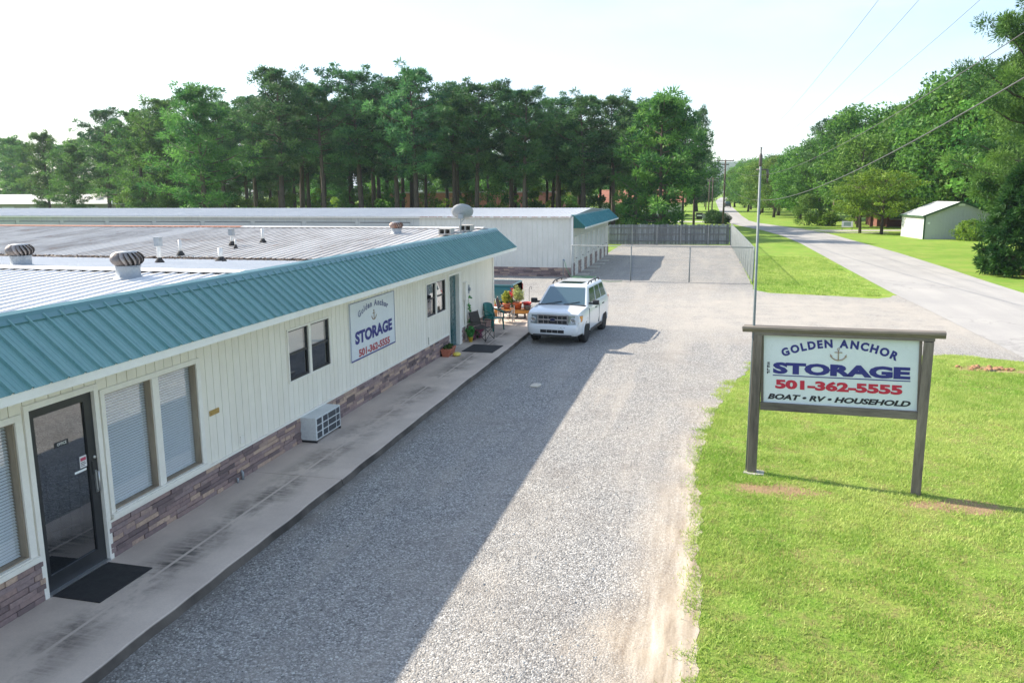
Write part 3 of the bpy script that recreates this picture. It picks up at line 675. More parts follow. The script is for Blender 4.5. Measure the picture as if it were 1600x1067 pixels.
MB().box(-0.041, -0.037, 7.86, 8.05, 1.385, 1.41).build('push_strip', M['blind'], door)
MB().box(-0.20, 0.045, 7.226, 8.214, 0.12, 0.145).build('threshold', M['alu'], off)
MB().box(-0.0405, -0.037, 7.955, 8.065, 1.43, 1.575).build('sticker', mat('sticker_white', (0.72,0.70,0.72), 0.5), door)
MB().box(-0.0365, -0.0355, 7.965, 8.055, 1.515, 1.555).build('sticker_print', mat('sticker_red', (0.50,0.06,0.12), 0.5), door)
b = MB()
for z, w_ in ((1.495,0.07),(1.475,0.08),(1.455,0.06)): b.box(-0.0365, -0.0355, 7.968, 7.968+w_, z-0.004, z+0.004)
b.build('sticker_lines', M['black_metal'], door)
# rear teal door, recessed
b = MB(); b.box(-0.15, 0.030, 22.42, 22.485, 0.12, 2.37); b.box(-0.15, 0.030, 23.44, 23.70, 0.12, 2.37); b.box(-0.15, 0.028, 22.485, 23.44, 2.30, 2.37)
b.build('door_frame', M['jamb'] if False else M['trim'], off)
b = MB().box(-0.13, -0.09, 22.487, 23.438, 0.14, 2.298)
d2 = b.build('door', mat('teal_door_paint', (0.030,0.115,0.125), 0.3, col2=(0.02,0.085,0.095), nscale=2), off, label='teal green side door in a cream frame')
b = MB()
for (a, c, z0, z1) in ((22.60,22.92,1.75,2.2),(23.0,23.32,1.75,2.2),(22.60,22.92,1.0,1.65),(23.0,23.32,1.0,1.65),(22.60,22.92,0.3,0.9),(23.0,23.32,0.3,0.9)): b.box(-0.09, -0.078, a, c, z0, z1)
b.build('door_panel', MATS['teal_door_paint'], d2, bevel=0.008)
MB().lathe([(0.012,0),(0.012,0.03),(0.03,0.04),(0.03,0.06),(0.012,0.07)], (-0.09,22.56,1.08), 12, 'x').build('knob', M['black_metal'], d2)
MB().box(-0.15, 0.02, 22.487, 23.438, 0.12, 0.139).build('threshold', M['alu'], off)
# electric meter box, conduit, outlet, letter slot
b = MB().box(0.0, 0.10, 23.92, 24.14, 1.42, 1.98); mb = b.build('meter_box', M['trim'], off, bevel=0.006)
MB().box(0.0, 0.09, 24.17, 24.36, 1.60, 1.86).build('switch_box', M['galv'], off, bevel=0.006)
MB().lathe([(0.055,0.0),(0.055,0.03),(0.05,0.05),(0.01,0.055)], (0.09,24.265,1.73), 14, 'x').build('meter_dial', M['galv'], mb)
MB().tube([(0.04,24.03,1.42),(0.04,24.03,0.14)], 0.03).build('conduit', M['trim'], off)
MB().box(0.0, 0.02, 11.33, 11.43, 0.70, 0.83).build('outlet', M['trim'], off)
b = MB().box(0.0, 0.018, 10.56, 10.80, 1.375, 1.455).box(0.018, 0.024, 10.585, 10.775, 1.395, 1.425)
b.build('letter_slot', mat('brass', (0.52,0.36,0.13), 0.4, metal=0.6), off)
MB().tube([(0.06,11.1,0.12),(0.06,11.1,0.2)], 0.018).tube([(0.06,11.25,0.12),(0.06,11.25,0.24),(0.03,11.25,0.27)], 0.022).build('pipe_stub', M['galv'], off)
MB().tube([(0.02,20.6,0.63),(0.02,20.6,0.84)], 0.006).build('cable_stub', M['black_metal'], off)
MB().box(0.02, 0.2, 12.52, 12.66, 2.66, 2.735).build('soffit_lamp', M['black_metal'], off)

# ================================================================== FAR STORAGE BUILDING
fb = wthing('storage_building', 'long pale storage building with teal awning end behind the gravel yard', 'building', (0.0, 53.4, 0.0))
FY0, FY1, FX0 = 45.0, 61.8, -62.0
b = MB().box(FX0, -9.0, FY0, FY0+0.1, 0.0, 3.33).box(FX0, FX0+0.1, FY0+0.1, FY1, 0, 3.3); b.build('wall', M['siding_far_grey'], fb)
b = MB().box(-9.0, 0.0, FY0, FY0+0.1, 0.0, 3.33).box(-0.1, 0.0, FY0+0.1, FY1, 0.0, 3.38).box(FX0, -0.1, FY1-0.1, FY1, 0, 3.33)
wf = b.build('wall', M['siding_far'], fb)
b = MB(); x = -8.95
while x < -0.05: b.prism([(x,FY0),(x+0.02,FY0-0.024),(x+0.05,FY0-0.024),(x+0.07,FY0)], 0.6, 3.31, 'z'); x += 0.30
b.build('siding_rib', M['siding_far'], wf, kind='stuff')
b = MB(); x = -61.9
while x < -9.1: b.prism([(x,FY0),(x+0.02,FY0-0.02),(x+0.05,FY0-0.02),(x+0.07,FY0)], 0.0, 3.31, 'z'); x += 0.43
b.build('siding_rib', M['siding_far_grey'], fb, kind='stuff')
MB().box(-0.06, 0.04, FY0-0.05, FY0+0.05, 0.0, 3.36).build('corner_trim', M['white_trim'], fb)
for k in range(15):
    x1 = -9.61 - k*3.455
    d = MB().box(x1-3.06, x1, FY0-0.035, FY0-0.024, 0.02, 2.98).build('roller_door', M['siding_far_grey'], fb)
    b = MB(); z = 2.92
    while z > 0.1: b.box(x1-3.04, x1-0.02, FY0-0.047, FY0-0.036, z-0.05, z); z -= 0.11
    b.build('door_slat', M['siding_far_grey'], d, kind='stuff')
    MB().box(x1-3.10, x1+0.04, FY0-0.055, FY0-0.02, 2.98, 3.01).build('door_head', M['black_metal'], d)
# stone base on the right part, in courses
def far_stone(x0, x1, y0, y1, axis, z1, seed):
    rr = random.Random(seed); b = MB(); rn = []
    for row in range(int(z1/0.075)):
        a = x0 if axis == 'x' else y0; e = x1 if axis == 'x' else y1
        while a < e:
            l = rr.uniform(0.2, 0.6); c = min(a+l, e); d = rr.uniform(0.02, 0.05); z = row*0.075
            if axis == 'x': b.box(a, c-0.008, y0-d, y0, z, z+0.07)
            else: b.box(x0, x0+d, a, c-0.008, z, z+0.07)
            rn += [rr.random()]*8; a = c
    o = b.build('stone_base', M['stone_attr'], fb, kind='stuff')
    o.data.attributes.new('rnd', 'FLOAT', 'POINT').data.foreach_set('value', np.array(rn, np.float32))
far_stone(-9.0, -0.06, FY0-0.001, 0, 'x', 0.57, 1)
# end wall: narrow doors between stone panels
doors_y = [46.3, 48.7, 51.1, 53.5, 55.9, 58.3, 60.3]
prev = FY0+0.06
for i, dy in enumerate(doors_y):
    far_stone(0.001, 0, prev, dy-0.55, 'y', 0.75, 5+i); prev = dy+0.55
    d = MB().box(0.002, 0.035, dy-0.46, dy+0.46, 0.05, 2.15).build('door', mat('white_door', (0.70,0.70,0.66), 0.4), fb)
    b = MB(); frame_rect(b, 0.002, 0.05, dy-0.53, dy+0.53, 0.0, 2.22, 0.065); b.build('door_frame', M['trim'], d)
    MB().lathe([(0.012,0),(0.012,0.05),(0.032,0.055),(0.032,0.085),(0.01,0.09)], (0.035, dy-0.36, 1.0), 10, 'x').build('knob', M['black_metal'], d)
    MB().box(0.04, 0.75, dy-0.5, dy+0.5, 0.0, 0.06).build('step', M['concrete_drive'], fb)
far_stone(0.001, 0, prev, FY1-0.02, 'y', 0.75, 20)
# mansard on the end
m2 = MB().prism([(0.0,2.72),(0.73,2.72),(0.73,2.78),(0.08,3.38),(-0.1,3.38)], FY0+0.02, FY1-0.02, 'y').build('mansard', mat('teal_end', (0.018,0.135,0.115), 0.45), fb)
for k in range(6): MB().box(0.05+k*0.11, 0.062+k*0.11, FY0-0.004, FY0+0.03, 2.73, 3.36-k*0.102).build('end_rib', M['teal_dark'], m2)
l2 = math.hypot(0.66, 0.61); e2 = (0.66/l2, -0.61/l2); pm2 = mansard_panel_mesh(0.42, l2); pm2.materials.append(mat('teal_blue_panel', (0.030,0.20,0.235), 0.4, col2=(0.05,0.235,0.26), nscale=1.0, rand=0.05))
mr2 = Matrix(((e2[0],0,-e2[1],0),(0,1,0,0),(e2[1],0,e2[0],0),(0,0,0,1)))
y = FY0+0.02
while y < FY1-0.3:
    o = bpy.data.objects.new('mansard_panel', pm2); COL.objects.link(o); o.parent = m2
    o.matrix_local = Matrix.Translation((0.09, y-53.4, 3.392)) @ mr2; y += 0.42
MB().prism([(0.70,2.69),(0.765,2.69),(0.765,2.785),(0.70,2.785)], FY0-0.02, FY1, 'y').build('fascia', M['white_trim'], fb)
MB().prism([(0.12,3.36),(0.06,3.44),(-0.12,3.44),(-0.12,3.41),(0.04,3.40)], FY0-0.02, FY1, 'y').build('ridge_flashing', M['teal_cap'], fb)
RFY, RFZ = 53.4, 3.66
fr = MB().prism([(FY0-0.12,3.345),(RFY,RFZ-0.006),(FY1+0.1,3.345),(FY1+0.1,3.30),(FY0-0.12,3.30)], FX0, -0.05, 'x').build('roof', M['galv'], fb)
me = sheet_mesh('roof_sheet', FY0-0.2-53.4, 3.352, 0.0, RFZ); me.materials.append(M['roof_far'])
mb2 = sheet_mesh('roof_sheet', 0.0, RFZ, FY1+0.15-53.4, 3.352); mb2.materials.append(M['roof_far'])
for k in range(67):
    for q in (me, mb2):
        o = bpy.data.objects.new('roof_sheet', q); COL.objects.link(o); o.parent = fr; o.location = (-0.05-k*0.915, 0, 0)
b = MB(); rr = random.Random(2)
for k in range(16): x = -8.9+k*0.55; b.box(x, x+rr.uniform(0.25,0.5), FY0-0.205, FY0-0.19, 3.325, 3.352)
b.build('rusty_drip_edge', M['rust'], fb, kind='stuff')
MB().box(FX0, -0.1, FY0-0.16, FY0-0.10, 3.27, 3.345).build('eave_trim', M['white_trim'], fb)

# ================================================================== FENCES
wfence = wthing('wooden_fence', 'weathered grey board privacy fence closing the far end of the yard', 'fence', (4.0, 74.0, 0.0))
FA, FB = Vector((-1.3,73.4,0)), Vector((9.3,74.6,0)); fd = (FB-FA); fl = fd.length; fd = fd/fl; fn = Vector((fd.y, -fd.x, 0))
rr = random.Random(9); n = int(fl/0.143)
for k in range(n):
    a = FA + fd*(k*0.143) + fn*(-0.03); c = a + fd*0.136; h = 1.80 + rr.uniform(-0.04, 0.05)
    b = MB(); t_ = fn*0.018
    q = [a, c, c-t_, a-t_]; b.add([(p.x,p.y,0.04) for p in q] + [(p.x,p.y,h) for p in q], [(0,1,2,3),(4,5,6,7),(0,1,5,4),(1,2,6,5),(2,3,7,6),(3,0,4,7)])
    b.build('board', M['wood_fence'], wfence)
for z in (0.35, 0.95, 1.5):
    MB().bar(FA+Vector((0,0,z)), FB+Vector((0,0,z)), 0.04, 0.09).build('rail', mat('fence_rail', (0.20,0.20,0.195), 0.85, col2=(0.12,0.12,0.12), nscale=3), wfence)
for f in (0.0, 0.195, 0.40, 0.595, 0.82, 1.0):
    p = FA + fd*(fl*f) + fn*0.05; MB().bar(p, p+Vector((0,0,1.72)), 0.10).build('post', mat('fence_post', (0.34,0.34,0.33), 0.85, col2=(0.22,0.22,0.22), nscale=3), wfence)
def chain_link(name, label, A, B, spacing, posts, loc):
    root = wthing(name, label, 'fence', loc); A = Vector(A); B = Vector(B); d = B-A; l = d.length; d = d/l; H = 1.80
    for f in posts:
        p = A + d*(l*f); MB().tube([p, p+Vector((0,0,1.87))], 0.030, 8).build('post', M['fence_galv'], root)
    MB().tube([A+Vector((0,0,1.86)), B+Vector((0,0,1.86))], 0.022, 8).build('top_rail', M['fence_galv'], root)
    vs = []; up = Vector((0,0,1)); nrm = d.cross(up); w = 0.0017
    s = -H
    while s < l:
        for sg in (1, -1):
            s0, s1 = s, s+H; z0, z1 = (0.04, H+0.04) if sg > 0 else (H+0.04, 0.04)
            if s0 < 0: z0 += (z1-z0)*(-s0)/H; s0 = 0
            if s1 > l: z1 = z0 + (z1-z0)*(l-s0)/(s1-s0); s1 = l
            a = A+d*s0+up*z0; c = A+d*s1+up*z1; e = (c-a).normalized(); t1 = e.cross(nrm)*w; t2 = nrm*w
            for u1, u2 in ((t1, t2), (t2, -t1), (-t1, -t2), (-t2, t1)): vs += [a+u1, c+u1, c+u2, a+u2]
        s += spacing
    L_ = loc; vv = np.array([(p.x-L_[0], p.y-L_[1], p.z-L_[2]) for p in vs], np.float32)
    tag(link('wire_mesh', fast_mesh('wire_mesh', vv, 4, M['fence_galv']), None, root), kind='stuff')
chain_link('chain_link_fence', 'low chain link fence with top rail across the front of the yard', (0.2,43.6,0), (9.62,43.45,0), 0.07, (0.0, 0.34, 0.665), (4.9,43.5,0))
chain_link('chain_link_fence', 'chain link fence running back beside the road verge to the board fence', (9.68,43.4,0), (9.35,74.5,0), 0.07, [i/13 for i in range(14)], (9.5,59,0))

# ================================================================== ROOFTOP THINGS
def turbine(name, label, loc, rusty, s=1.0):
    root = thing(name, label, 'roof vent', loc, 0, 'turbine vents on the office roof')
    MB().lathe([(0.26*s,-0.10),(0.25*s,-0.02),(0.20*s,0.0),(0.20*s,0.15*s),(0.205*s,0.17*s)], n=24).build('neck', M['galv'], root)
    MB().lathe([(0.205*s,0.165*s),(0.215*s,0.175*s),(0.215*s,0.185*s),(0.19*s,0.19*s)], n=24).build('bearing_ring', M['galv'], root)
    MB().lathe([(0.02*s,0.43*s),(0.16*s,0.42*s),(0.17*s,0.405*s),(0.15*s,0.40*s)], n=24).build('cap', M['galv'], root)
    MB().lathe([(0.14*s,0.18*s),(0.14*s,0.41*s)], n=12).build('core', M['dark_in'], root)
    m_ = mat('rusty_vane', (0.30,0.14,0.085), 0.6, metal=0.3, col2=(0.42,0.36,0.33), nscale=4) if rusty else mat('weathered_vane', (0.30,0.27,0.255), 0.5, metal=0.5, col2=(0.20,0.165,0.15), nscale=5, rand=0.25)
    b = MB(); N = 7; vs = []
    for i in range(N+1):
        f = i/N; a = -0.45*f; r = (0.19+0.085*math.sin(math.pi*f)**0.75)*s; z = (0.185+0.225*f)*s
        for da, dr in ((0.0, 0.0), (0.16, -0.012), (0.26, -0.045)): vs.append((math.cos(a+da)*(r+dr*s), math.sin(a+da)*(r+dr*s), z))
    b.add(vs, [(i*3+j, i*3+j+1, i*3+j+4, i*3+j+3) for i in range(N) for j in range(2)], True); me = b.mesh('vane'); me.materials.append(m_)
    for k in range(18):
        o = bpy.data.objects.new('vane', me); COL.objects.link(o); o.parent = root; o.rotation_euler = (0,0,2*math.pi*k/18)
def roof_z(y):
    for y0, z0, y1, z1, m_ in SL:
        if y0 <= y <= y1: return z0+(z1-z0)*(y-y0)/(y1-y0)
    return RZ
turbine('turbine_vent', 'grey turbine vent behind the near roof ridge at far left', (-5.30,12.75,roof_z(12.75)+0.03), False, 0.9)
turbine('turbine_vent', 'grey brown turbine vent on the white near roof, the nearest one', (-1.56,11.0,roof_z(11.0)+0.03), False, 0.92)
turbine('turbine_vent', 'rusty red turbine vent near the far roof ridge', (-2.4,24.6,roof_z(24.6)+0.03), True, 0.82)
def vent_pipe(label, x, y, h, r, capped):
    z = roof_z(y); root = thing('vent_pipe', label, 'vent pipe', (x, y, z), 0, 'vent pipes on the office roof')
    MB().lathe([(r*2.6,0.0),(r*2.4,0.04),(r*1.5,0.09),(r*1.15,0.13)], n=14).build('boot', M['rubber'], root)
    MB().lathe([(r,0.0),(r,h),(r*0.85,h),(r*0.85,h-0.05)], n=14).build('pipe', mat('pvc_white', (0.62,0.62,0.60), 0.5), root)
    if capped: MB().box(-r*1.5, r*1.5, -r*1.5, r*1.5, h-0.12, h+0.06).box(-r*1.9, r*1.9, -r*1.9, r*1.9, h+0.06, h+0.075).build('cap', M['galv'], root)
vent_pipe('white vent pipe with square metal cap in the roof valley', -4.25, 15.35, 0.5, 0.042, True)
vent_pipe('short white vent pipe half hidden behind the nearest turbine vent', -3.9, 17.1, 0.34, 0.055, False)
vent_pipe('plain white vent pipe on the dull grey roof slope', -6.55, 19.3, 0.42, 0.045, False)
vent_pipe('white vent pipe with rusty metal cap on the grey roof', -6.3, 21.4, 0.42, 0.045, True)
vent_pipe('thin bare pipe standing right of the capped roof vent', -5.75, 20.7, 0.28, 0.025, False)
vent_pipe('white vent pipe with black boot nearest the far ridge', -5.7, 22.1, 0.42, 0.042, False)
# satellite dish weighed down by concrete blocks
DX, DY = -0.32, 24.75; DZ = roof_z(DY)
ds = thing('satellite_dish', 'grey satellite dish seen from behind at the roof corner', 'satellite dish', (DX, DY, DZ+0.03))
b = MB(); rings = []
for i in range(6):
    r = 0.36*i/5; rings.append([(math.cos(2*math.pi*k/28)*r*1.0, 0.14*(r/0.36)**2, math.sin(2*math.pi*k/28)*r*0.80) for k in range(28)])
vs = [p for rg_ in rings for p in rg_] + [(p[0], p[1]+0.012, p[2]) for p in rings[-1]]
b.add(vs, [(i*28+k, i*28+(k+1)%28, (i+1)*28+(k+1)%28, (i+1)*28+k) for i in range(6) for k in range(28)], True)
rot = Matrix.Rotation(R(-8), 4, 'Y') @ Matrix.Rotation(R(34), 4, 'X') ; tr = Matrix.Translation((0.05, 0.05, 0.58))
b.xf(lambda x, y, z: tr @ rot @ Vector((x, y, z))).build('dish', mat('dish_grey', (0.30,0.32,0.34), 0.45), ds)
MB().tube([(0.03,0,0.0),(0.03,0,0.42),(0.05,0.04,0.56)], 0.022).build('mast', M['galv'], ds)
MB().box(-0.03,0.12,-0.06,0.05,0.44,0.58).build('bracket', M['galv'], ds)
MB().bar((-0.55,-0.35,0.02),(0.25,-0.35,0.02),0.05,0.03).bar((-0.55,0.3,0.02),(0.25,0.3,0.02),0.05,0.03).bar((0.03,-0.35,0.03),(0.03,0.3,0.03),0.05,0.03).build('base_frame', M['galv'], ds)
MB().tube([(0.05,0.05,0.34),(0.1,0.42,0.50)], 0.012).box(0.06,0.14,0.40,0.50,0.47,0.55).build('feed_arm', M['galv'], ds)
def block(label, x, y):
    b = MB(); z = roof_z(y)+0.055; root = (x, y, z)
    # hollow block lying with its two cores towards the viewer
    for a, c in ((0,0.03),(0.18,0.21),(0.36,0.39)): b.box(a, c, 0, 0.40, 0, 0.19)
    b.box(0.03,0.18,0,0.40,0,0.03); b.box(0.21,0.36,0,0.40,0,0.03); b.box(0.03,0.18,0,0.40,0.16,0.19); b.box(0.21,0.36,0,0.40,0.16,0.19); b.box(0.03,0.36,0.36,0.398,0.03,0.16)
    o = b.build('concrete_block', mat('block_concrete', (0.50,0.47,0.43), 0.9, col2=(0.42,0.39,0.36), nscale=6, bump=0.4, bscale=60), None); o.location = root
    tag(o, label, 'concrete block', 'concrete blocks holding down the satellite dish')
block('left hollow concrete block at the foot of the satellite dish', -0.78, 24.0); block('right hollow concrete block at the foot of the satellite dish', -0.42, 25.0)

# ================================================================== LETTERING
_tc = {}
def glyphs(s, bold=0.0, shear=0.0):
    key = (s, bold, shear)
    if key in _tc: return _tc[key]
    cu = bpy.data.curves.new('lettering', 'FONT'); cu.body = s; cu.size = 1.0; cu.offset = bold; cu.shear = shear; cu.resolution_u = 3; cu.fill_mode = 'FRONT'
    o = bpy.data.objects.new('lettering', cu); COL.objects.link(o); bpy.context.view_layer.update()
    me = bpy.data.meshes.new_from_object(o.evaluated_get(bpy.context.evaluated_depsgraph_get()))
    v = np.array([tuple(q.co) for q in me.vertices]); f = [tuple(p.vertices) for p in me.polygons]
    bpy.data.objects.remove(o); bpy.data.curves.remove(cu); bpy.data.meshes.remove(me)
    _tc[key] = (v, f); return v, f
def text_fit(s, x0, x1, z0, z1, bold=0.0, shear=0.0):
    """flat text filling a rectangle of the local x-z plane"""
    v, f = glyphs(s, bold, shear); lo = v.min(0); hi = v.max(0); b = MB()
    b.add([(x0+(p[0]-lo[0])/(hi[0]-lo[0])*(x1-x0), 0.0, z0+(p[1]-lo[1])/(hi[1]-lo[1])*(z1-z0)) for p in v], f); return b
def text_arc(s, cx, ztop, half, sag, h, bold=0.0, wide=1.0):
    """letters set on an arch: centre cx, baseline height ztop at the middle, dropping by sag at +-half"""
    r = (half*half+sag*sag)/(2*sag); zc = ztop-r; tot_a = 2*math.asin(half/r); b = MB()
    wds = []
    cap = glyphs('H', bold)[0]; ch = cap[:,1].max()-cap[:,1].min(); sc = h/ch
    for c in s:
        if c == ' ': wds.append(0.42)
        else: q = glyphs(c, bold)[0]; wds.append(q[:,0].max()-q[:,0].min()+0.10)
    tot = sum(wds); a = -tot_a/2; k = tot_a*r/tot
    for c, w_ in zip(s, wds):
        am = a + tot_a*(w_/tot)/2; a += tot_a*w_/tot
        if c == ' ': continue
        v, f = glyphs(c, bold); lo = v.min(0); hi = v.max(0); mx = (lo[0]+hi[0])/2
        sx = k*0.96; pts = []
        for p in v:
            lx, lz = (p[0]-mx)*sx, p[1]*sc; rr_ = r+lz; pts.append((cx+math.sin(am)*rr_+math.cos(am)*lx, 0.0, zc+math.cos(am)*rr_-math.sin(am)*lx))
        b.add(pts, f)
    return b
def anchor_shape(cx, zt, zb):
    """a small anchor in the local x-z plane, 4 mm thick"""
    h = zt-zb; b = MB(); y = 0.0; T = h*0.045
    b.tube([(cx+math.cos(a)*h*0.085, y, zt-h*0.085+math.sin(a)*h*0.085) for a in np.linspace(0, 2*math.pi, 13)], T*0.55, 6)
    b.tube([(cx,y,zt-h*0.17),(cx,y,zb+h*0.02)], T, 6); b.tube([(cx-h*0.28,y,zt-h*0.34),(cx+h*0.28,y,zt-h*0.34)], T*0.9, 6)
    arc = [(cx+math.sin(a)*h*0.64, y, zb+h*0.70-math.cos(a)*h*0.66) for a in np.linspace(-1.05, 1.05, 13)]; b.tube(arc, T*1.1, 6)
    for s_, e in ((-1, arc[0]), (1, arc[-1])): b.add([(e[0]-s_*h*0.14, y-0.004, e[2]-h*0.02),(e[0]+s_*h*0.05, y-0.004, e[2]-h*0.10),(e[0]+s_*h*0.04, y-0.004, e[2]+h*0.16)], [(0,1,2)])
    return b
M['ink_navy'] = mat('ink_navy', (0.022,0.026,0.20), 0.5, fine=0.05); M['ink_red'] = mat('ink_red', (0.52,0.02,0.055), 0.5, fine=0.05)
M['ink_black'] = mat('ink_black', (0.014,0.016,0.026), 0.5, fine=0.05); M['ink_tan'] = mat('ink_tan', (0.36,0.27,0.20), 0.5, fine=0.05)
M['sign_face'] = mat('sign_face', (0.71,0.775,0.79), 0.35, col2=(0.67,0.74,0.755), nscale=1.5, fine=0.03)
# roadside sign
SG = thing('roadside_sign', 'storage sign on two weathered wooden posts standing on the lawn', 'sign', (8.16,13.78,0.0), math.atan2(-0.51, 2.49))
def post(x):
    MB().prism([(x-0.07,-0.075),(x+0.07,-0.075),(x+0.07,0.065),(x-0.07,0.065)], -0.15, 2.45, 'z').build('post', M['wood_grey'], SG, bevel=0.006)
post(0.03); post(2.54)
TL = 0.042; PC = (1.275, 1.87)
def tilt(x, y, z): c, s_ = math.cos(TL), math.sin(TL); return (PC[0]+(x-PC[0])*c-(z-PC[1])*s_, y, PC[1]+(x-PC[0])*s_+(z-PC[1])*c)
def tilt2(x, y, z): c, s_ = math.cos(0.03), math.sin(0.03); return (PC[0]+(x-PC[0])*c, y, z+(x-PC[0])*s_)
board = MB().box(0.10, 2.47, -0.005, 0.02, 1.30, 2.44).xf(tilt).build('board', M['sign_face'], SG)
for a in (0.095, 2.432): MB().box(a,a+0.042,-0.03,-0.006,1.31,2.44).xf(tilt).build('side_batten', M['wood_grey'], SG)
MB().box(0.09, 2.49, -0.055, 0.05, 1.17, 1.30).xf(tilt).build('bottom_rail', M['wood_grey_x'], SG, bevel=0.005)
MB().prism([(-0.075,2.47),(0.07,2.47),(0.11,2.535),(0.105,2.565),(-0.115,2.565),(-0.12,2.535)], -0.22, 2.76, 'x').xf(tilt2).build('cap_beam', M['wood_grey_x'], SG)
MB().box(-0.03, 2.62, -0.078, 0.072, 2.425, 2.472).xf(tilt2).build('top_rail', M['wood_grey_x'], SG)
def put(mb, name, m_, parent=board, y=-0.0095):
    mb.xf(lambda x, yy, z: tilt(x, yy+y, z)); return mb.build(name, m_, parent)
put(text_arc('GOLDEN ANCHOR', 1.285, 2.262, 0.85, 0.185, 0.135, 0.05), 'lettering', M['ink_navy'])
put(text_fit('STORAGE', 0.285, 2.325, 1.79, 1.985, 0.06), 'lettering', M['ink_navy'])
put(MB().box(0.285, 2.33, -0.001, 0.001, 1.757, 1.772), 'underline', M['ink_navy'])
put(text_fit('501-362-5555', 0.325, 2.225, 1.54, 1.70, 0.055), 'lettering', M['ink_red'])
put(text_fit('BOAT \u2022 RV \u2022 HOUSEHOLD', 0.205, 2.345, 1.357, 1.452, 0.045, 0.28), 'lettering', M['ink_black'])
for i, c in enumerate('SELF'): put(text_fit(c, 0.192, 0.240, 1.942-i*0.052, 1.982-i*0.052, 0.03), 'lettering', M['ink_black'])
put(anchor_shape(1.285, 2.25, 2.045), 'anchor_emblem', M['ink_tan'])
MB().prism([(-0.10,-0.12),(0.1,-0.16),(0.24,-0.10),(0.22,0.10),(-0.08,0.12)], 0.0, 0.022, 'z').build('footing', M['concrete_drive'], SG)
# slender mast clamped behind the sign's left post
ms = thing('mast', 'tall thin metal pole rising behind the left post of the roadside sign', 'pole', (8.108,13.80,0.0))
MB().tube([(0,0,-0.1),(0.0,0.0,2.6),(-0.02,0,5.2)], [0.026,0.023,0.020], 10).build('pole', M['fence_galv'], ms)
MB().lathe([(0.022,5.1),(0.027,5.12),(0.027,5.27),(0.010,5.31),(0.010,5.38),(0.018,5.40)], (-0.02,0,0), 10).build('pole_head', mat('dark_bronze', (0.10,0.085,0.075), 0.5), ms)
MB().tube([(-0.08,0,5.05),(0.09,0,5.05)], 0.012).tube([(0.09,0,5.05),(0.10,0,4.93)], 0.02).tube([(0.10,0,4.93),(0.10,0,4.84)], 0.012).build('bracket', MATS['dark_bronze'], ms)
# wall sign
WS = thing('wall_sign', 'white storage sign board fixed to the office wall', 'sign', (0.0, 15.63, 1.15), R(90))
# local x runs along the wall (+y world), local -y points out from the wall
MB().box(0.0, 2.52, -0.030, -0.004, 0.0, 1.26).build('board', mat('wall_sign_face', (0.70,0.74,0.76), 0.4, col2=(0.66,0.70,0.73), nscale=1.2, fine=0.03), WS)
b = MB(); b.box(0.0,2.52,-0.034,-0.0305,0.0,0.03); b.box(2.50,2.52,-0.034,-0.0305,0.03,1.26); b.box(0.0,0.012,-0.034,-0.0305,0.03,1.26); b.box(0.012,2.50,-0.034,-0.0305,1.25,1.26); b.build('border', M['ink_navy'], WS)
def putw(mb, name, m_): mb.xf(lambda x, y, z: (x, y-0.0345, z)); return mb.build(name, m_, WS)
putw(text_fit('STORAGE', 0.22, 2.33, 0.345, 0.63, 0.05), 'lettering', M['ink_navy'])
putw(text_fit('501-362-5555', 0.38, 2.16, 0.05, 0.225, 0.045), 'lettering', mat('ink_faded_red', (0.42,0.07,0.085), 0.5))
putw(text_arc('Golden Anchor', 1.26, 1.07, 0.84, 0.17, 0.14, 0.045), 'lettering', mat('ink_faded_navy', (0.11,0.13,0.26), 0.5, col2=(0.42,0.47,0.53), nscale=2.5, lo=0.45, hi=0.7))
putw(anchor_shape(1.27, 0.98, 0.75), 'anchor_emblem', M['ink_tan'])
# OFFICE plate on the door
MB().box(-0.0405, -0.037, 7.60, 7.81, 1.795, 1.86).build('office_plate', M['ink_black'], door)
tb = text_fit('OFFICE', 7.635, 7.78, 1.812, 1.845, 0.01); tb.xf(lambda x, y, z: (-0.0362, x, z)).build('lettering', mat('ink_white', (0.8,0.8,0.78), 0.5), door)

# ================================================================== THINGS ON THE WALK
def rug(label, x0, x1, y0, y1, rz=0.0):
    o = MB().box(-(x1-x0)/2, (x1-x0)/2, -(y1-y0)/2, (y1-y0)/2, 0.0, 0.014).build('door_mat', M['rubber'], None, bevel=0.003)
    o.location = ((x0+x1)/2, (y0+y1)/2, 0.121); o.rotation_euler = (0,0,rz); tag(o, label, 'door mat', 'black door mats on the walk')
rug('black rubber mat in front of the glass office door', 0.05, 0.70, 7.24, 8.14, R(-1)); rug('black rubber mat on the walk near the teal side door', 0.42, 1.37, 22.35, 23.5, R(-2))
# air conditioner
AC = wthing('air_conditioner', 'pale boxy wall air conditioner with dark grille sticking out of the wall', 'air conditioner', (0.18, 13.8, 0.12))
MB().box(0.0, 0.34, 13.30, 14.34, 0.165, 0.60).build('cabinet', mat('ac_white', (0.60,0.63,0.64), 0.45, col2=(0.54,0.57,0.58), nscale=3), AC, bevel=0.008)
MB().box(0.0, 0.345, 13.30, 13.33, 0.125, 0.164).box(0.0,0.345,14.31,14.34,0.125,0.164).build('foot', M['black_metal'], AC)
for i, (a, c) in enumerate(((13.345,13.535),(13.60,13.785),(13.82,14.135),(14.165,14.30))):
    for j in range(3):
        z = 0.195+j*0.132; g_ = MB().box(0.335, 0.343, a, c, z, z+0.108).build('grille', M['black_metal'], AC)
        b = MB()
        for q in range(7): b.box(0.342, 0.347, a+0.004, c-0.004, z+0.008+q*0.0145, z+0.013+q*0.0145)
        b.build('louvre', mat('ac_louvre', (0.10,0.115,0.135), 0.5), g_, kind='stuff')
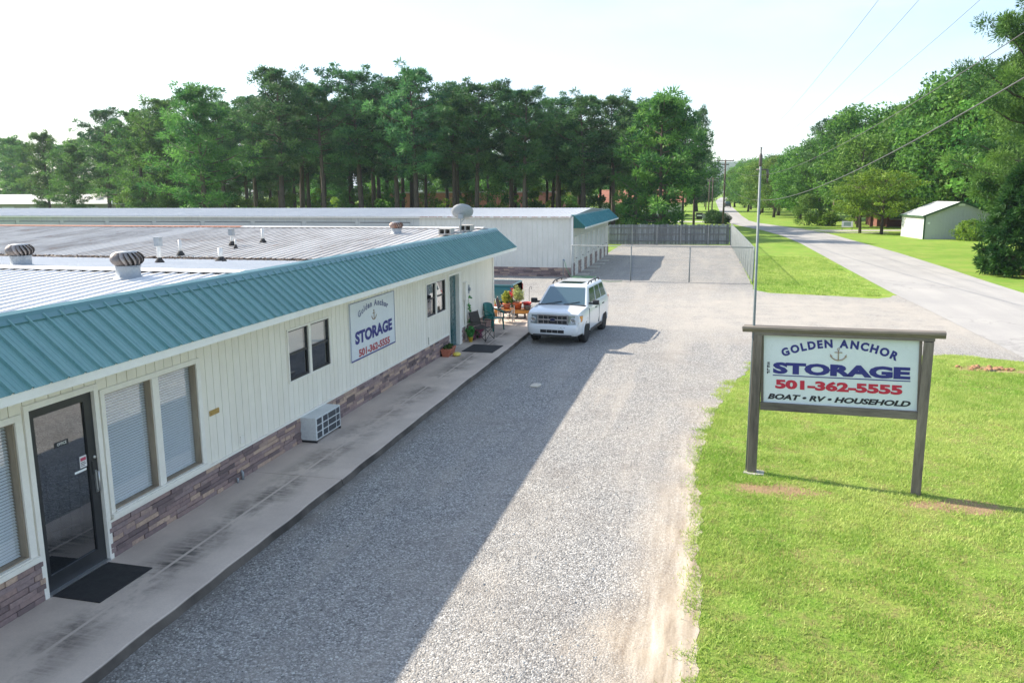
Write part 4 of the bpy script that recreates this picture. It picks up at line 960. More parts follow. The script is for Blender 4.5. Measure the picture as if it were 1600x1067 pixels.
def leaf_puff(rg, c, r, n, size, flat=1.0, nper=4):
    """n random leaf quads in a ball round c"""
    d = rg.normal(size=(n,3)); d /= np.linalg.norm(d, axis=1)[:,None]; p = np.array(c) + d*(r*rg.uniform(0.35,1.0,n)**0.6)[:,None]*np.array([1,1,flat])
    t = rg.normal(size=(n,3)); t /= np.linalg.norm(t, axis=1)[:,None]; u = np.cross(t, d + rg.normal(scale=0.5, size=(n,3))); u /= np.linalg.norm(u, axis=1)[:,None]+1e-6
    s = size*rg.uniform(0.6, 1.3, n)[:,None]
    return np.stack([p-t*s*0.5, p+u*s*0.32, p+t*s*0.5, p-u*s*0.32], 1)
def pot(name, label, loc, r, h, m_, plant=None, group=None, cat='flower pot'):
    root = thing(name, label, cat, loc, 0, group)
    MB().lathe([(r*0.68,0.0),(r*0.95,h*0.82),(r*1.06,h*0.83),(r*1.06,h),(r*0.92,h),(r*0.88,h*0.86)], n=20).build('pot', m_, root)
    MB().lathe([(r*0.87,h*0.82),(r*0.5,h*0.9),(0.01,h*0.91)], n=16).build('soil', mat('potting_soil', (0.05,0.035,0.025), 0.95), root)
    if plant:
        rg = np.random.RandomState(plant['seed']); out = []; st = MB()
        for k in range(plant['n']):
            a = rg.uniform(0, 6.28); q = plant['w']*rg.uniform(0,1)**0.7; top = h*0.85+plant['h']*rg.uniform(0.45,1.0)*(1-0.35*q/plant['w'])
            st.tube([(0.2*q*math.cos(a), 0.2*q*math.sin(a), h*0.8), (q*math.cos(a)*0.8, q*math.sin(a)*0.8, h+plant['h']*0.4), (q*math.cos(a), q*math.sin(a), top)], 0.005, 5)
            for f in (0.5, 0.75, 1.0): out.append(leaf_puff(rg, (q*math.cos(a)*f, q*math.sin(a)*f, h+(top-h)*f), plant['r'], plant['leaf'], plant['size']))
        st.build('stem', mat('green_stem', (0.09,0.15,0.04), 0.7), root)
        v = np.concatenate(out); link('foliage', fast_mesh('foliage', v, 4, plant['mat'], rg.rand(len(v))), None, root)
        if plant.get('fl'):
            fv = np.concatenate([leaf_puff(rg, (rg.normal()*plant['w']*0.6, rg.normal()*plant['w']*0.6, h+plant['h']*rg.uniform(0.7,1.0)), 0.06, 30, 0.06) for k in range(plant['fl'])])
            link('flower', fast_mesh('flower', fv, 4, plant['flm'], rg.rand(len(fv))), None, root)
    return root
TERRA = mat('terracotta_plastic', (0.58,0.135,0.045), 0.5, col2=(0.50,0.11,0.04), nscale=3); REDP = mat('red_plastic', (0.50,0.03,0.03), 0.4); GREYP = mat('grey_plastic', (0.10,0.095,0.095), 0.6)
yel = leaf_mat('chartreuse_leaves', (0.20,0.28,0.03), (0.50,0.52,0.08), 0.45); grn = leaf_mat('potted_leaves', (0.03,0.09,0.02), (0.10,0.20,0.04), 0.4); pale = leaf_mat('pale_plant', (0.28,0.34,0.10), (0.55,0.58,0.25), 0.45)
redf = leaf_mat('red_petals', (0.40,0.01,0.02), (0.62,0.04,0.05), 0.3, hue=0); pinkf = leaf_mat('pink_petals', (0.55,0.06,0.22), (0.80,0.40,0.55), 0.3, hue=0); yelf = leaf_mat('yellow_petals', (0.62,0.45,0.03), (0.80,0.65,0.08), 0.3, hue=0)
# bench with pots
BN = wthing('low_bench', 'low orange wooden bench loaded with flower pots at the end of the walk', 'bench', (0.4, 29.0, 0.12))
OR = mat('orange_wood', (0.52,0.245,0.055), 0.6, col2=(0.42,0.18,0.04), nscale=4, stretch=(0.2,1,1), bump=0.2)
for k in range(4): MB().box(-0.42, 1.12, 28.72+k*0.135, 28.845+k*0.135, 0.415, 0.45).build('seat_board', OR, BN, bevel=0.004)
MB().box(-0.40, 1.10, 28.73, 28.76, 0.33, 0.414).build('apron', OR, BN)
for x in (-0.36, 1.0): MB().box(x, x+0.09, 28.74, 29.22, 0.12, 0.414).build('leg', OR, BN)
bk = MB()
for a, c in ((0.0,0.03),(0.29,0.32),(0.58,0.61)): bk.box(0.25+a, 0.25+c, 28.85, 29.05, 0.122, 0.31)
bk.box(0.28,0.54,28.85,29.05,0.122,0.15).box(0.57,0.83,28.85,29.05,0.122,0.15).box(0.28,0.54,28.85,29.05,0.285,0.31).box(0.57,0.83,28.85,29.05,0.285,0.31)
bk.build('concrete_block', mat('dark_block', (0.16,0.155,0.155), 0.9), None, label='dark grey hollow block lying under the orange bench', cat='concrete block')
pot('flower_pot', 'orange pot holding a bushy yellow green plant on the bench', (0.16,28.95,0.451), 0.155, 0.22, TERRA, dict(seed=1,n=12,w=0.20,h=0.52,r=0.09,leaf=26,size=0.085,mat=yel), 'flower pots on the bench')
pot('flower_pot', 'large orange pot with a tall feathery pale plant on the bench', (0.56,28.98,0.451), 0.18, 0.25, TERRA, dict(seed=2,n=18,w=0.23,h=0.68,r=0.09,leaf=30,size=0.045,mat=pale), 'flower pots on the bench')
pot('flower_pot', 'empty red plastic pot at the right end of the bench', (0.90,29.08,0.451), 0.16, 0.26, REDP, None, 'flower pots on the bench')
pot('flower_pot', 'small dark grey pot in front of the red pot', (0.98,28.83,0.451), 0.125, 0.17, GREYP, None, 'flower pots on the bench')
pot('flower_pot', 'orange pot with low yellow green leaves beside the building corner', (-0.22,28.98,0.451), 0.15, 0.18, TERRA, dict(seed=3,n=7,w=0.13,h=0.16,r=0.07,leaf=22,size=0.07,mat=yel), 'flower pots on the bench')
pot('flower_pot', 'red flowering plant standing behind the pots on the bench', (0.30,29.5,0.12), 0.14, 0.30, GREYP, dict(seed=4,n=9,w=0.15,h=0.62,r=0.06,leaf=16,size=0.07,mat=grn,fl=6,flm=redf), 'flower pots on the bench')
# oblong planter, small pots and flowers by the teal door
PL = thing('window_box_planter', 'oblong terracotta planter with low plants against the stone base', 'planter', (0.17,21.85,0.121), R(4))
MB().prism([(-0.09,0),(0.09,0),(0.135,0.17),(0.145,0.17),(0.145,0.21),(-0.145,0.21),(-0.145,0.17),(-0.135,0.17)], -0.36, 0.36, 'y').build('trough', mat('terracotta_dull', (0.42,0.13,0.075), 0.6), PL, bevel=0.006)
rg = np.random.RandomState(3); v = np.concatenate([leaf_puff(rg, (rg.normal()*0.04, rg.uniform(-0.3,0.3), 0.23), 0.09, 26, 0.06, 0.7) for k in range(12)]); link('foliage', fast_mesh('foliage', v, 4, grn, rg.rand(len(v))*0.6), None, PL)
o = MB().lathe([(0.02,0.0),(0.10,0.02),(0.125,0.06),(0.09,0.105),(0.03,0.12)], n=16).build('yellow_pot', mat('yellow_glaze', (0.72,0.60,0.10), 0.35), None); o.location = (0.46,21.72,0.121); o.scale = (1,1.2,0.9); tag(o, 'small round yellow ornament on the walk before the oblong planter', 'ornament')
pot('flower_pot', 'small yellow pot of bright green leaves beside the teal door', (0.22,23.95,0.121), 0.075, 0.16, mat('yellow_plastic', (0.68,0.48,0.04), 0.45), dict(seed=6,n=10,w=0.11,h=0.34,r=0.07,leaf=22,size=0.075,mat=leaf_mat('bright_leaves', (0.05,0.20,0.05), (0.16,0.42,0.12), 0.4)))
FP = thing('flower_bunch', 'pink and white artificial flowers leaning by the stone base', 'flowers', (0.20,24.5,0.121))
rg = np.random.RandomState(8); v = np.concatenate([leaf_puff(rg, (rg.uniform(-0.05,0.15), rg.uniform(-0.22,0.25), rg.uniform(0.06,0.30)), 0.08, 34, 0.09) for k in range(9)]); link('flower', fast_mesh('flower', v, 4, pinkf, rg.rand(len(v))), None, FP)
v = np.concatenate([leaf_puff(rg, (rg.uniform(-0.05,0.15), rg.uniform(-0.2,0.3), rg.uniform(0.02,0.22)), 0.08, 20, 0.08) for k in range(7)]); link('foliage', fast_mesh('foliage', v, 4, grn, rg.rand(len(v))), None, FP)
VN = thing('climbing_vine', 'thin leafy vine hanging beside the meter box', 'vine', (0.06,24.32,0.62))
MB().tube([(0,0,0),(0.02,0.03,0.35),(0.0,-0.02,0.75),(0.02,0.02,1.0)], 0.005, 5).build('stem', MATS['green_stem'], VN)
v = np.concatenate([leaf_puff(rg, (0.03, rg.uniform(-0.04,0.05), z), 0.05, 12, 0.075) for z in (0.05,0.12,0.42,0.48,0.55,0.62,0.85)]); link('foliage', fast_mesh('foliage', v, 4, MATS.get('x') or bpy.data.materials['bright_leaves'], rg.rand(len(v))), None, VN)

# green plastic armchair
def plastic_chair(loc, rz):
    root = thing('garden_chair', 'green plastic garden armchair on the walk by the corner', 'chair', loc, rz); G_ = mat('green_plastic', (0.006,0.155,0.135), 0.35)
    # seat faces local -y
    MB().prism([(-0.24,-0.25),(0.24,-0.25),(0.21,0.20),(-0.21,0.20)], 0.40, 0.43, 'z').build('seat', G_, root, bevel=0.01)
    b = MB(); N = 12; vs = []
    for j in range(6):
        f = j/5
        for i in range(N+1):
            a = math.pi*(0.0+i/N); w_ = 0.25-0.02*f; hh = 0.43+0.47*f
            top = hh if f < 1 else 0.86+0.05*math.sin(a)
            vs.append((-math.cos(a)*w_*(1-0.15*f*abs(math.cos(a))), 0.10+math.sin(a)*0.13+0.10*f, top))
    b.add(vs, [(j*(N+1)+i, j*(N+1)+i+1, (j+1)*(N+1)+i+1, (j+1)*(N+1)+i) for j in range(5) for i in range(N)], True)
    o = b.build('backrest', G_, root); md = o.modifiers.new('solid', 'SOLIDIFY'); md.thickness = 0.015
    for s_ in (-1, 1):
        MB().tube([(s_*0.24,0.18,0.70),(s_*0.28,0.02,0.66),(s_*0.29,-0.16,0.64),(s_*0.28,-0.25,0.60),(s_*0.26,-0.27,0.42)], [0.022,0.026,0.028,0.026,0.022], 8).build('armrest', G_, root)
        MB().tube([(s_*0.25,-0.24,0.43),(s_*0.27,-0.28,0.0)], [0.035,0.022], 8).build('leg', G_, root); MB().tube([(s_*0.21,0.20,0.43),(s_*0.24,0.27,0.0)], [0.035,0.022], 8).build('leg', G_, root)
plastic_chair((0.32,26.25,0.121), R(62))
def camp_chair(label, loc, rz, fab, frm):
    root = thing('camp_chair', label, 'chair', loc, rz, 'folding camp chairs on the walk'); h = 0.27
    MB().add([(-h,-0.22,0.42),(h,-0.22,0.42),(h,0.02,0.37),(h,0.22,0.43),(-h,0.22,0.43),(-h,0.02,0.37)], [(0,1,2,5),(5,2,3,4)]).build('seat', fab, root).modifiers.new('solid','SOLIDIFY').thickness = 0.012
    MB().add([(-h,0.24,0.45),(h,0.24,0.45),(h*1.02,0.30,0.66),(h*0.96,0.36,0.88),(-h*0.96,0.36,0.88),(-h*1.02,0.30,0.66)], [(0,1,2,5),(5,2,3,4)]).build('backrest', fab, root).modifiers.new('solid','SOLIDIFY').thickness = 0.012
    for s_ in (-1, 1):
        MB().tube([(s_*h,0.20,0.0),(s_*h,0.30,0.62),(s_*h*0.97,0.37,0.90)], 0.011, 7).build('leg', frm, root); MB().tube([(s_*h,-0.24,0.0),(s_*h,-0.24,0.60)], 0.011, 7).build('leg', frm, root)
        MB().box(s_*h-0.03, s_*h+0.03, -0.27, 0.28, 0.595, 0.612).build('armrest', fab, root)
        MB().tube([(s_*h,-0.24,0.02),(s_*h,0.22,0.42)], 0.009, 7).tube([(s_*h,0.21,0.02),(s_*h,-0.24,0.42)], 0.009, 7).build('cross_brace', frm, root)
    for y_, q in ((-0.24, 1), (0.22, 1)): MB().tube([(-h,y_,0.02),(h,y_,0.42)], 0.009, 7).tube([(h,y_+0.012,0.02),(-h,y_+0.012,0.42)], 0.009, 7).build('cross_brace', frm, root)
camp_chair('dark folding camp chair on the walk nearest the door mat', (0.52,24.35,0.121), R(75), mat('camp_fabric', (0.05,0.043,0.036), 0.9), mat('camp_frame', (0.05,0.05,0.05), 0.5))
camp_chair('folding camp chair with pale legs in front of the bench', (0.42,27.85,0.121), R(95), mat('camp_fabric_brown', (0.075,0.05,0.04), 0.9), mat('camp_frame_pale', (0.55,0.54,0.52), 0.4))
ST = thing('side_stand', 'small white topped stand between the green chair and the bench', 'table', (-0.02,27.95,0.121))
MB().box(-0.2,0.2,-0.16,0.16,0.50,0.53).build('table_top', M['blind'], ST, bevel=0.006)
for sx in (-0.16,0.16):
    for sy in (-0.12,0.12): MB().tube([(sx,sy,0),(sx,sy,0.5)], 0.013, 7).build('leg', mat('camp_frame', (0.05,0.05,0.05)), ST)
o = MB().tube([(0,0,0),(0,0,1.02),(0.02,0,1.09),(0.06,0,1.12),(0.10,0,1.09),(0.09,0,1.03),(0.06,0,1.02)], 0.008, 7).build('plant_hook', M['black_metal'], None); o.location = (0.88,29.55,0.12); tag(o, 'thin black shepherd hook standing behind the red pot', 'hook')
# flat pale stone lying in the drive
o = MB().prism([(-0.12,-0.16),(0.06,-0.19),(0.13,-0.02),(0.10,0.17),(-0.08,0.18),(-0.13,0.02)], 0.0, 0.03, 'z').build('flat_stone', mat('pale_stone', (0.55,0.50,0.42), 0.9), None, bevel=0.006); o.location = (3.32,19.1,0.005); tag(o, 'flat pale stone lying on the shaded gravel drive', 'stone')
# interior of the office: rack of papers and a round chair just inside the door
PR = thing('paper_rack', 'pale patterned display rack standing just inside the office door', 'rack', (-0.75,8.35,0.12), R(-20))
MB().bar((0,-0.22,0),(0.1,-0.22,1.25),0.03).bar((0,0.22,0),(0.1,0.22,1.25),0.03).build('frame', M['black_metal'], PR)
for i in range(5):
    for j in range(3): MB().box(0.03+i*0.018, 0.05+i*0.018, -0.2+j*0.135, -0.08+j*0.135, 0.12+i*0.22, 0.31+i*0.22).build('leaflet', mat('leaflet', (0.40,0.40,0.40), 0.6, col2=(0.22,0.20,0.22), nscale=7, rand=0.35), PR)

# ================================================================== VEHICLES
def paint(name, col):
    m, t, b = newmat(name); b.inputs['Base Color'].default_value = c3(col); b.inputs['Roughness'].default_value = 0.32
    b.inputs['Coat Weight'].default_value = 0.8; b.inputs['Coat Roughness'].default_value = 0.04; return m
M['car_white'] = paint('car_white', (0.72,0.735,0.75))
M['car_glass'] = mat('car_glass', (0.10,0.17,0.19), 0.06, metal=0.55, spec=0.9, coat=1.0, fine=0.02)
M['tyre'] = mat('tyre', (0.016,0.016,0.017), 0.85); M['rim'] = mat('rim_alloy', (0.50,0.50,0.51), 0.35, metal=0.8)
M['chrome'] = mat('chrome', (0.72,0.73,0.74), 0.15, metal=0.95, fine=0.02); M['black_plastic'] = mat('black_plastic', (0.02,0.02,0.022), 0.55)
M['lamp'] = mat('headlamp', (0.34,0.38,0.39), 0.10, coat=1.0, col2=(0.13,0.15,0.155), nscale=9, fine=0.1); M['amber'] = mat('amber', (0.62,0.24,0.02), 0.25, coat=0.8)
def body_loft(st, crown):
    b = MB(); vs = []; n = 15
    for x, w, zb, zm, zs, zt in st:
        half = [(0,zb),(w*0.86,zb),(w*0.965,zb+0.07),(w,zm),(w*0.988,zs),(w*0.93,zt),(w*0.5,zt+crown*0.8),(0,zt+crown)]
        ring = [(x, y, z) for y, z in half] + [(x, -y, z) for y, z in reversed(half[1:-1])]
        n = len(ring); vs += ring
    m_ = len(st); fs = [(i*n+k, i*n+(k+1)%n, (i+1)*n+(k+1)%n, (i+1)*n+k) for i in range(m_-1) for k in range(n)]
    fs += [tuple(range(n)), tuple((m_-1)*n+k for k in reversed(range(n)))]
    b.add(vs, fs, True); return b
def cut_arches(o, xs, r, w):
    """real wheel openings: boolean with cylinders, applied"""
    c = MB()
    for x in xs:
        for s_ in (-1, 1): c.lathe([(r, s_*(w-0.30)), (r, s_*(w+0.25))], (x, 0, 0.36), 28, 'y', False)
    co = link('cutter', c.mesh('cutter'), None); md = o.modifiers.new('arch', 'BOOLEAN'); md.object = co; md.operation = 'DIFFERENCE'; md.solver = 'EXACT'
    bpy.context.view_layer.update(); me = bpy.data.meshes.new_from_object(o.evaluated_get(bpy.context.evaluated_depsgraph_get()))
    o.modifiers.clear(); o.data = me; bpy.data.objects.remove(co)
    for p in me.polygons: p.use_smooth = True
    md = o.modifiers.new('edge', 'EDGE_SPLIT'); md.split_angle = R(38)
def wheel(root, x, y, r=0.36, w=0.22):
    s_ = 1 if y > 0 else -1
    t_ = MB().lathe([(r*0.66,-w/2),(r*0.93,-w/2),(r,-w/2+0.03),(r,w/2-0.03),(r*0.93,w/2),(r*0.66,w/2)], (x, y, r), 28, 'y').build('wheel', M['tyre'], root)
    b = MB().lathe([(r*0.66,-0.02),(r*0.67,w/2-0.01),(r*0.60,w/2-0.02),(r*0.58,0.02)], (0,0,0), 28, 'y'); b.lathe([(0.06,0.03),(0.06,w/2-0.03),(0.03,w/2-0.02)], (0,0,0), 14, 'y')
    for k in range(5):
        a = 2*math.pi*k/5; b.bar((math.cos(a)*0.04, w/2-0.045, math.sin(a)*0.04), (math.cos(a)*r*0.63, w/2-0.035, math.sin(a)*r*0.63), 0.055, 0.03, (0,1,0))
    b.xf(lambda px, py, pz: (x+px, y+py*s_, r+pz)).build('rim', M['rim'], t_)
    MB().lathe([(r*0.58,0.0),(r*0.58,0.015)], (x, y+s_*0.01, r), 20, 'y').build('brake_disc', M['black_plastic'], t_)
def suv(label, loc, rz, pnt, group=None):
    S = thing('suv', label, 'car', loc, rz, group)
    st = [(-2.22,0.74,0.42,0.58,0.86,0.98),(-2.17,0.85,0.36,0.60,0.98,1.09),(-2.05,0.885,0.32,0.62,1.03,1.13),(-1.8,0.90,0.28,0.62,1.05,1.145),(-1.0,0.905,0.26,0.62,1.04,1.14),(0.3,0.905,0.26,0.62,1.02,1.13),(1.0,0.905,0.26,0.62,1.0,1.115),(1.5,0.90,0.27,0.62,0.965,1.075),(1.86,0.885,0.29,0.62,0.95,1.05),(2.03,0.865,0.30,0.60,0.93,1.015),(2.09,0.845,0.31,0.58,0.90,0.985),(2.105,0.81,0.31,0.55,0.76,0.82),(2.12,0.80,0.31,0.53,0.63,0.665),(2.19,0.77,0.33,0.50,0.60,0.63),(2.225,0.68,0.37,0.48,0.56,0.60)]
    body = body_loft(st, 0.03).build('body', pnt, S); cut_arches(body, (1.31,-1.31), 0.415, 0.86)
    MB().box(-2.0, 2.0, -0.70, 0.70, 0.26, 0.80).build('underbody', M['black_plastic'], S)
    # greenhouse
    zb, zt = 1.11, 1.665; FB_, RB_, FT, RT = 1.02, -2.12, 0.30, -1.92; wb, wt = 0.835, 0.655
    g = MB(); g.add([(FB_,-wb,zb),(FB_,wb,zb),(RB_,wb*0.98,zb),(RB_,-wb*0.98,zb),(FT,-wt,zt),(FT,wt,zt),(RT,wt*0.98,zt),(RT,-wt*0.98,zt),(FT-0.25,-0.45,zt+0.045),(FT-0.25,0.45,zt+0.045),(RT+0.2,0.45,zt+0.045),(RT+0.2,-0.45,zt+0.045)],
        [(0,1,5,4),(1,2,6,5),(2,3,7,6),(3,0,4,7),(4,5,9,8),(5,6,10,9),(6,7,11,10),(7,4,8,11),(8,9,10,11)])
    cab = g.build('cabin', pnt, S, bevel=0.05)
    def pane(name, q, off, m_=None):
        a, c, d, e = [Vector(p) for p in q]; nrm = (c-a).cross(e-a).normalized()
        mid = (a+c+d+e)/4
        if nrm.dot(mid-Vector((-0.6,0,1.3))) < 0: nrm = -nrm
        vs = [p+nrm*off for p in (a,c,d,e)] + [p-nrm*0.02 for p in (a,c,d,e)]
        return MB().add(vs, [(0,1,2,3),(4,5,6,7),(0,1,5,4),(1,2,6,5),(2,3,7,6),(3,0,4,7)]).build(name, m_ or M['car_glass'], cab)
    def lerp3(p, q, f): return tuple(p[i]+(q[i]-p[i])*f for i in range(3))
    def face(A_, B_, C_, D_, u0, u1, v0, v1):
        """sub-rectangle of a quad with A-B along the bottom and D-C along the top"""
        P_ = lambda u, v: lerp3(lerp3(A_, B_, u), lerp3(D_, C_, u), v); return [P_(u0,v0), P_(u1,v0), P_(u1,v1), P_(u0,v1)]
    pane('windshield', face((FB_,-wb,zb),(FB_,wb,zb),(FT,wt,zt),(FT,-wt,zt),0.055,0.945,0.06,0.93), 0.006)
    pane('rear_window', face((RB_,-wb,zb),(RB_,wb,zb),(RT,wt,zt),(RT,-wt,zt),0.10,0.90,0.12,0.9), 0.006)
    for s_ in (-1, 1):
        A_, B_, C_, D_ = (FB_,s_*wb,zb),(RB_,s_*wb*0.98,zb),(RT,s_*wt*0.98,zt),(FT,s_*wt,zt)
        for u0, u1 in ((0.09,0.375),(0.41,0.655),(0.69,0.93)): pane('side_window', face(A_,B_,C_,D_,u0,u1,0.10,0.86), 0.006)
        MB().tube([(0.0,s_*0.60,zt+0.04),(-0.15,s_*0.60,zt+0.105),(-0.9,s_*0.60,zt+0.11),(-1.55,s_*0.59,zt+0.105),(-1.7,s_*0.59,zt+0.035)], 0.022, 8).tube([(-0.5,s_*0.60,zt+0.03),(-0.5,s_*0.60,zt+0.10)],0.02,6).tube([(-1.1,s_*0.60,zt+0.03),(-1.1,s_*0.60,zt+0.10)],0.02,6).build('roof_rail', M['black_plastic'], S)
        m_ = MB(); m_.prism([(0.64,1.12),(0.77,1.13),(0.77,1.25),(0.74,1.285),(0.65,1.28)], 0.94, 1.14, 'y'); m_.prism([(0.68,1.14),(0.76,1.14),(0.76,1.20),(0.68,1.20)], 0.80, 0.95, 'y')
        m_.xf(lambda x, y, z: (x, y*s_, z)).build('wing_mirror', M['black_plastic'], S, bevel=0.02)
        for x in (0.05, -1.02): MB().box(x-0.11, x+0.11, s_*0.90-0.022, s_*0.90+0.022, 0.955, 0.985).build('door_handle', M['black_plastic'], S)
        MB().box(-0.86, 0.86, s_*0.885-0.02, s_*0.885+0.02, 0.27, 0.36).build('sill_cladding', M['black_plastic'], S)
        for x0 in (0.98, -0.42): MB().box(x0-0.004, x0+0.004, s_*0.897-0.013, s_*0.897+0.013, 0.40, 1.04).build('door_gap', M['black_plastic'], S)
        MB().tube([(1.31+math.cos(a)*0.43, s_*0.885, 0.36+math.sin(a)*0.43) for a in np.linspace(-0.1, math.pi+0.1, 15)], 0.022, 6).build('wheel_arch', pnt, S); MB().tube([(-1.31+math.cos(a)*0.43, s_*0.885, 0.36+math.sin(a)*0.43) for a in np.linspace(-0.1, math.pi+0.1, 15)], 0.022, 6).build('wheel_arch', pnt, S)
        l_ = MB().add([(2.16,s_*0.51,0.665),(2.105,s_*0.81,0.685),(1.93,s_*0.895,0.76),(2.14,s_*0.51,0.945),(2.06,s_*0.84,0.955),(1.88,s_*0.897,0.945),(1.9,s_*0.51,0.665),(1.88,s_*0.51,0.945)], [(0,1,4,3),(1,2,5,4),(0,6,2,1),(3,4,5,7),(0,3,7,6),(2,6,7,5)])
        hl = l_.build('headlight', M['lamp'], S)
        MB().lathe([(0.085,0.0),(0.085,0.012),(0.06,0.016),(0.055,0.004)], (2.128,s_*0.64,0.80), 18, 'x').build('reflector', M['chrome'], hl)
        MB().add([(2.103,s_*0.825,0.71),(1.93,s_*0.903,0.78),(1.90,s_*0.904,0.93),(2.06,s_*0.850,0.94)], [(0,1,2,3)]).build('turn_signal', M['amber'], hl).modifiers.new('solid','SOLIDIFY').thickness = 0.012
        MB().lathe([(0.075,0.0),(0.075,0.02),(0.055,0.028),(0.05,0.01)], (2.165,s_*0.64,0.475), 16, 'x').build('fog_lamp', M['chrome'], S)
        MB().lathe([(0.05,0.0),(0.05,0.012),(0.02,0.022)], (2.172,s_*0.64,0.475), 14, 'x').build('fog_lens', M['lamp'], S)
        MB().box(-2.2, -2.06, s_*0.80-0.05, s_*0.80+0.05, 0.78, 1.10).build('tail_light', mat('tail_red', (0.45,0.01,0.01), 0.2, coat=0.8), S)
        for x in (1.31, -1.31): wheel(S, x, s_*0.79)
    gr = MB().box(2.10, 2.128, -0.47, 0.47, 0.67, 0.945).build('grille', M['black_plastic'], S)
    b = MB(); frame = [(2.12,2.158,-0.50,0.50,0.93,0.968),(2.12,2.168,-0.50,0.50,0.655,0.69),(2.12,2.163,-0.50,-0.455,0.69,0.93),(2.12,2.163,0.455,0.50,0.69,0.93),(2.12,2.164,-0.455,0.455,0.790,0.832)]
    for q in frame: MB().box(*q).build('chrome_bar', M['chrome'], gr)
    for y in (-0.30,-0.15,0.15,0.30): MB().box(2.12, 2.15, y-0.008, y+0.008, 0.69, 0.93).build('grille_bar', M['chrome'], gr)
    MB().lathe([(0.062,0.0),(0.062,0.012)], (0,0,0), 24, 'x').xf(lambda x, y, z: (2.160+x, y*1.6, 0.811+z*0.85)).build('emblem_rim', M['chrome'], gr)
    MB().lathe([(0.052,0.0),(0.052,0.006)], (0,0,0), 24, 'x').xf(lambda x, y, z: (2.170+x, y*1.62, 0.811+z*0.85)).build('emblem', mat('emblem_blue', (0.012,0.02,0.075), 0.3), gr)
    it = MB().box(2.19, 2.232, -0.38, 0.38, 0.405, 0.505).build('lower_intake', M['black_plastic'], S)
    for y in (-0.18, 0.0, 0.18): MB().box(2.20, 2.236, y-0.006, y+0.006, 0.406, 0.504).build('intake_bar', M['rim'], it)
    MB().box(2.05, 2.215, -0.62, 0.62, 0.30, 0.36).build('bumper_lip', mat('dark_grey_plastic', (0.055,0.055,0.058), 0.6), S)
    MB().box(-0.62, 0.02, -0.40, 0.40, 1.700, 1.716).build('sunroof', M['car_glass'], S, bevel=0.006)
    for y0 in (-0.55, 0.05): MB().bar((1.03,y0,1.145),(0.90,y0+0.50,1.225),0.016,0.016).build('wiper', M['black_plastic'], S)
    MB().box(0.99, 1.10, -0.78, 0.78, 1.118, 1.142).build('cowl', M['black_plastic'], S)
    b = MB(); rr = random.Random(4)
    for k in range(9): y = 0.20+k*0.035; z = 0.555+rr.uniform(-0.015, 0.02); b.box(2.216, 2.2275, y, y+rr.uniform(0.01,0.03), z, z+rr.uniform(0.006,0.014))
    b.xf(lambda x, y, z: (x - max(0, y-0.4)*0.16, y, z)).build('bumper_scrape', M['black_plastic'], S, kind='stuff')
    return S
SUV1 = suv('white suv parked on the shaded gravel beside the walk', (2.92,26.62,0.004), math.atan2(-0.996,-0.09), M['car_white'])
suv('dark suv driving away far down the road', (12.9,250.0,0.012), R(90), paint('car_dark', (0.02,0.022,0.025)))
# teal pickup mostly hidden behind the office corner
PK = thing('pickup_truck', 'teal pickup truck showing its bed behind the office corner', 'truck', (-2.72,31.95,0.004), R(180)); TP = paint('truck_teal', (0.004,0.13,0.165))
lb = body_loft([(-2.6,0.88,0.42,0.6,0.95,1.04),(-2.55,0.92,0.38,0.62,0.98,1.06),(0.0,0.92,0.36,0.62,1.0,1.06),(1.0,0.92,0.36,0.62,0.98,1.06),(2.3,0.90,0.36,0.62,0.92,1.0),(2.6,0.82,0.42,0.6,0.80,0.9)], 0.02).build('body', TP, PK); cut_arches(lb, (1.65,-1.55), 0.43, 0.88)
for s_ in (-1, 1): MB().box(-2.56, -0.5, s_*0.88-0.04, s_*0.88+0.04, 1.04, 1.10).build('bed_rail', TP, PK, bevel=0.012)
MB().box(-2.60, -2.53, -0.84, 0.84, 0.62, 1.10).build('tailgate', TP, PK, bevel=0.012); MB().box(-2.5, -0.55, -0.80, 0.80, 1.05, 1.085).build('bed_shade', M['black_plastic'], PK)  # black sheet between the rails stands in for the shadow inside the bed
MB().add([(-0.5,-0.85,1.05),(-0.5,0.85,1.05),(1.2,0.85,1.02),(1.2,-0.85,1.02),(-0.35,-0.68,1.70),(-0.35,0.68,1.70),(0.55,0.68,1.70),(0.55,-0.68,1.70)], [(0,1,5,4),(1,2,6,5),(2,3,7,6),(3,0,4,7),(4,5,6,7)]).build('cab', TP, PK, bevel=0.04)
for s_ in (-1, 1):
    MB().box(-2.63, -2.50, s_*0.86-0.05, s_*0.86+0.05, 0.72, 0.98).build('tail_light', MATS['tail_red'], PK)
    for x in (1.65, -1.55): wheel(PK, x, s_*0.80)
MB().box(-2.70, -2.58, -0.85, 0.85, 0.48, 0.60).build('bumper', M['chrome'], PK)

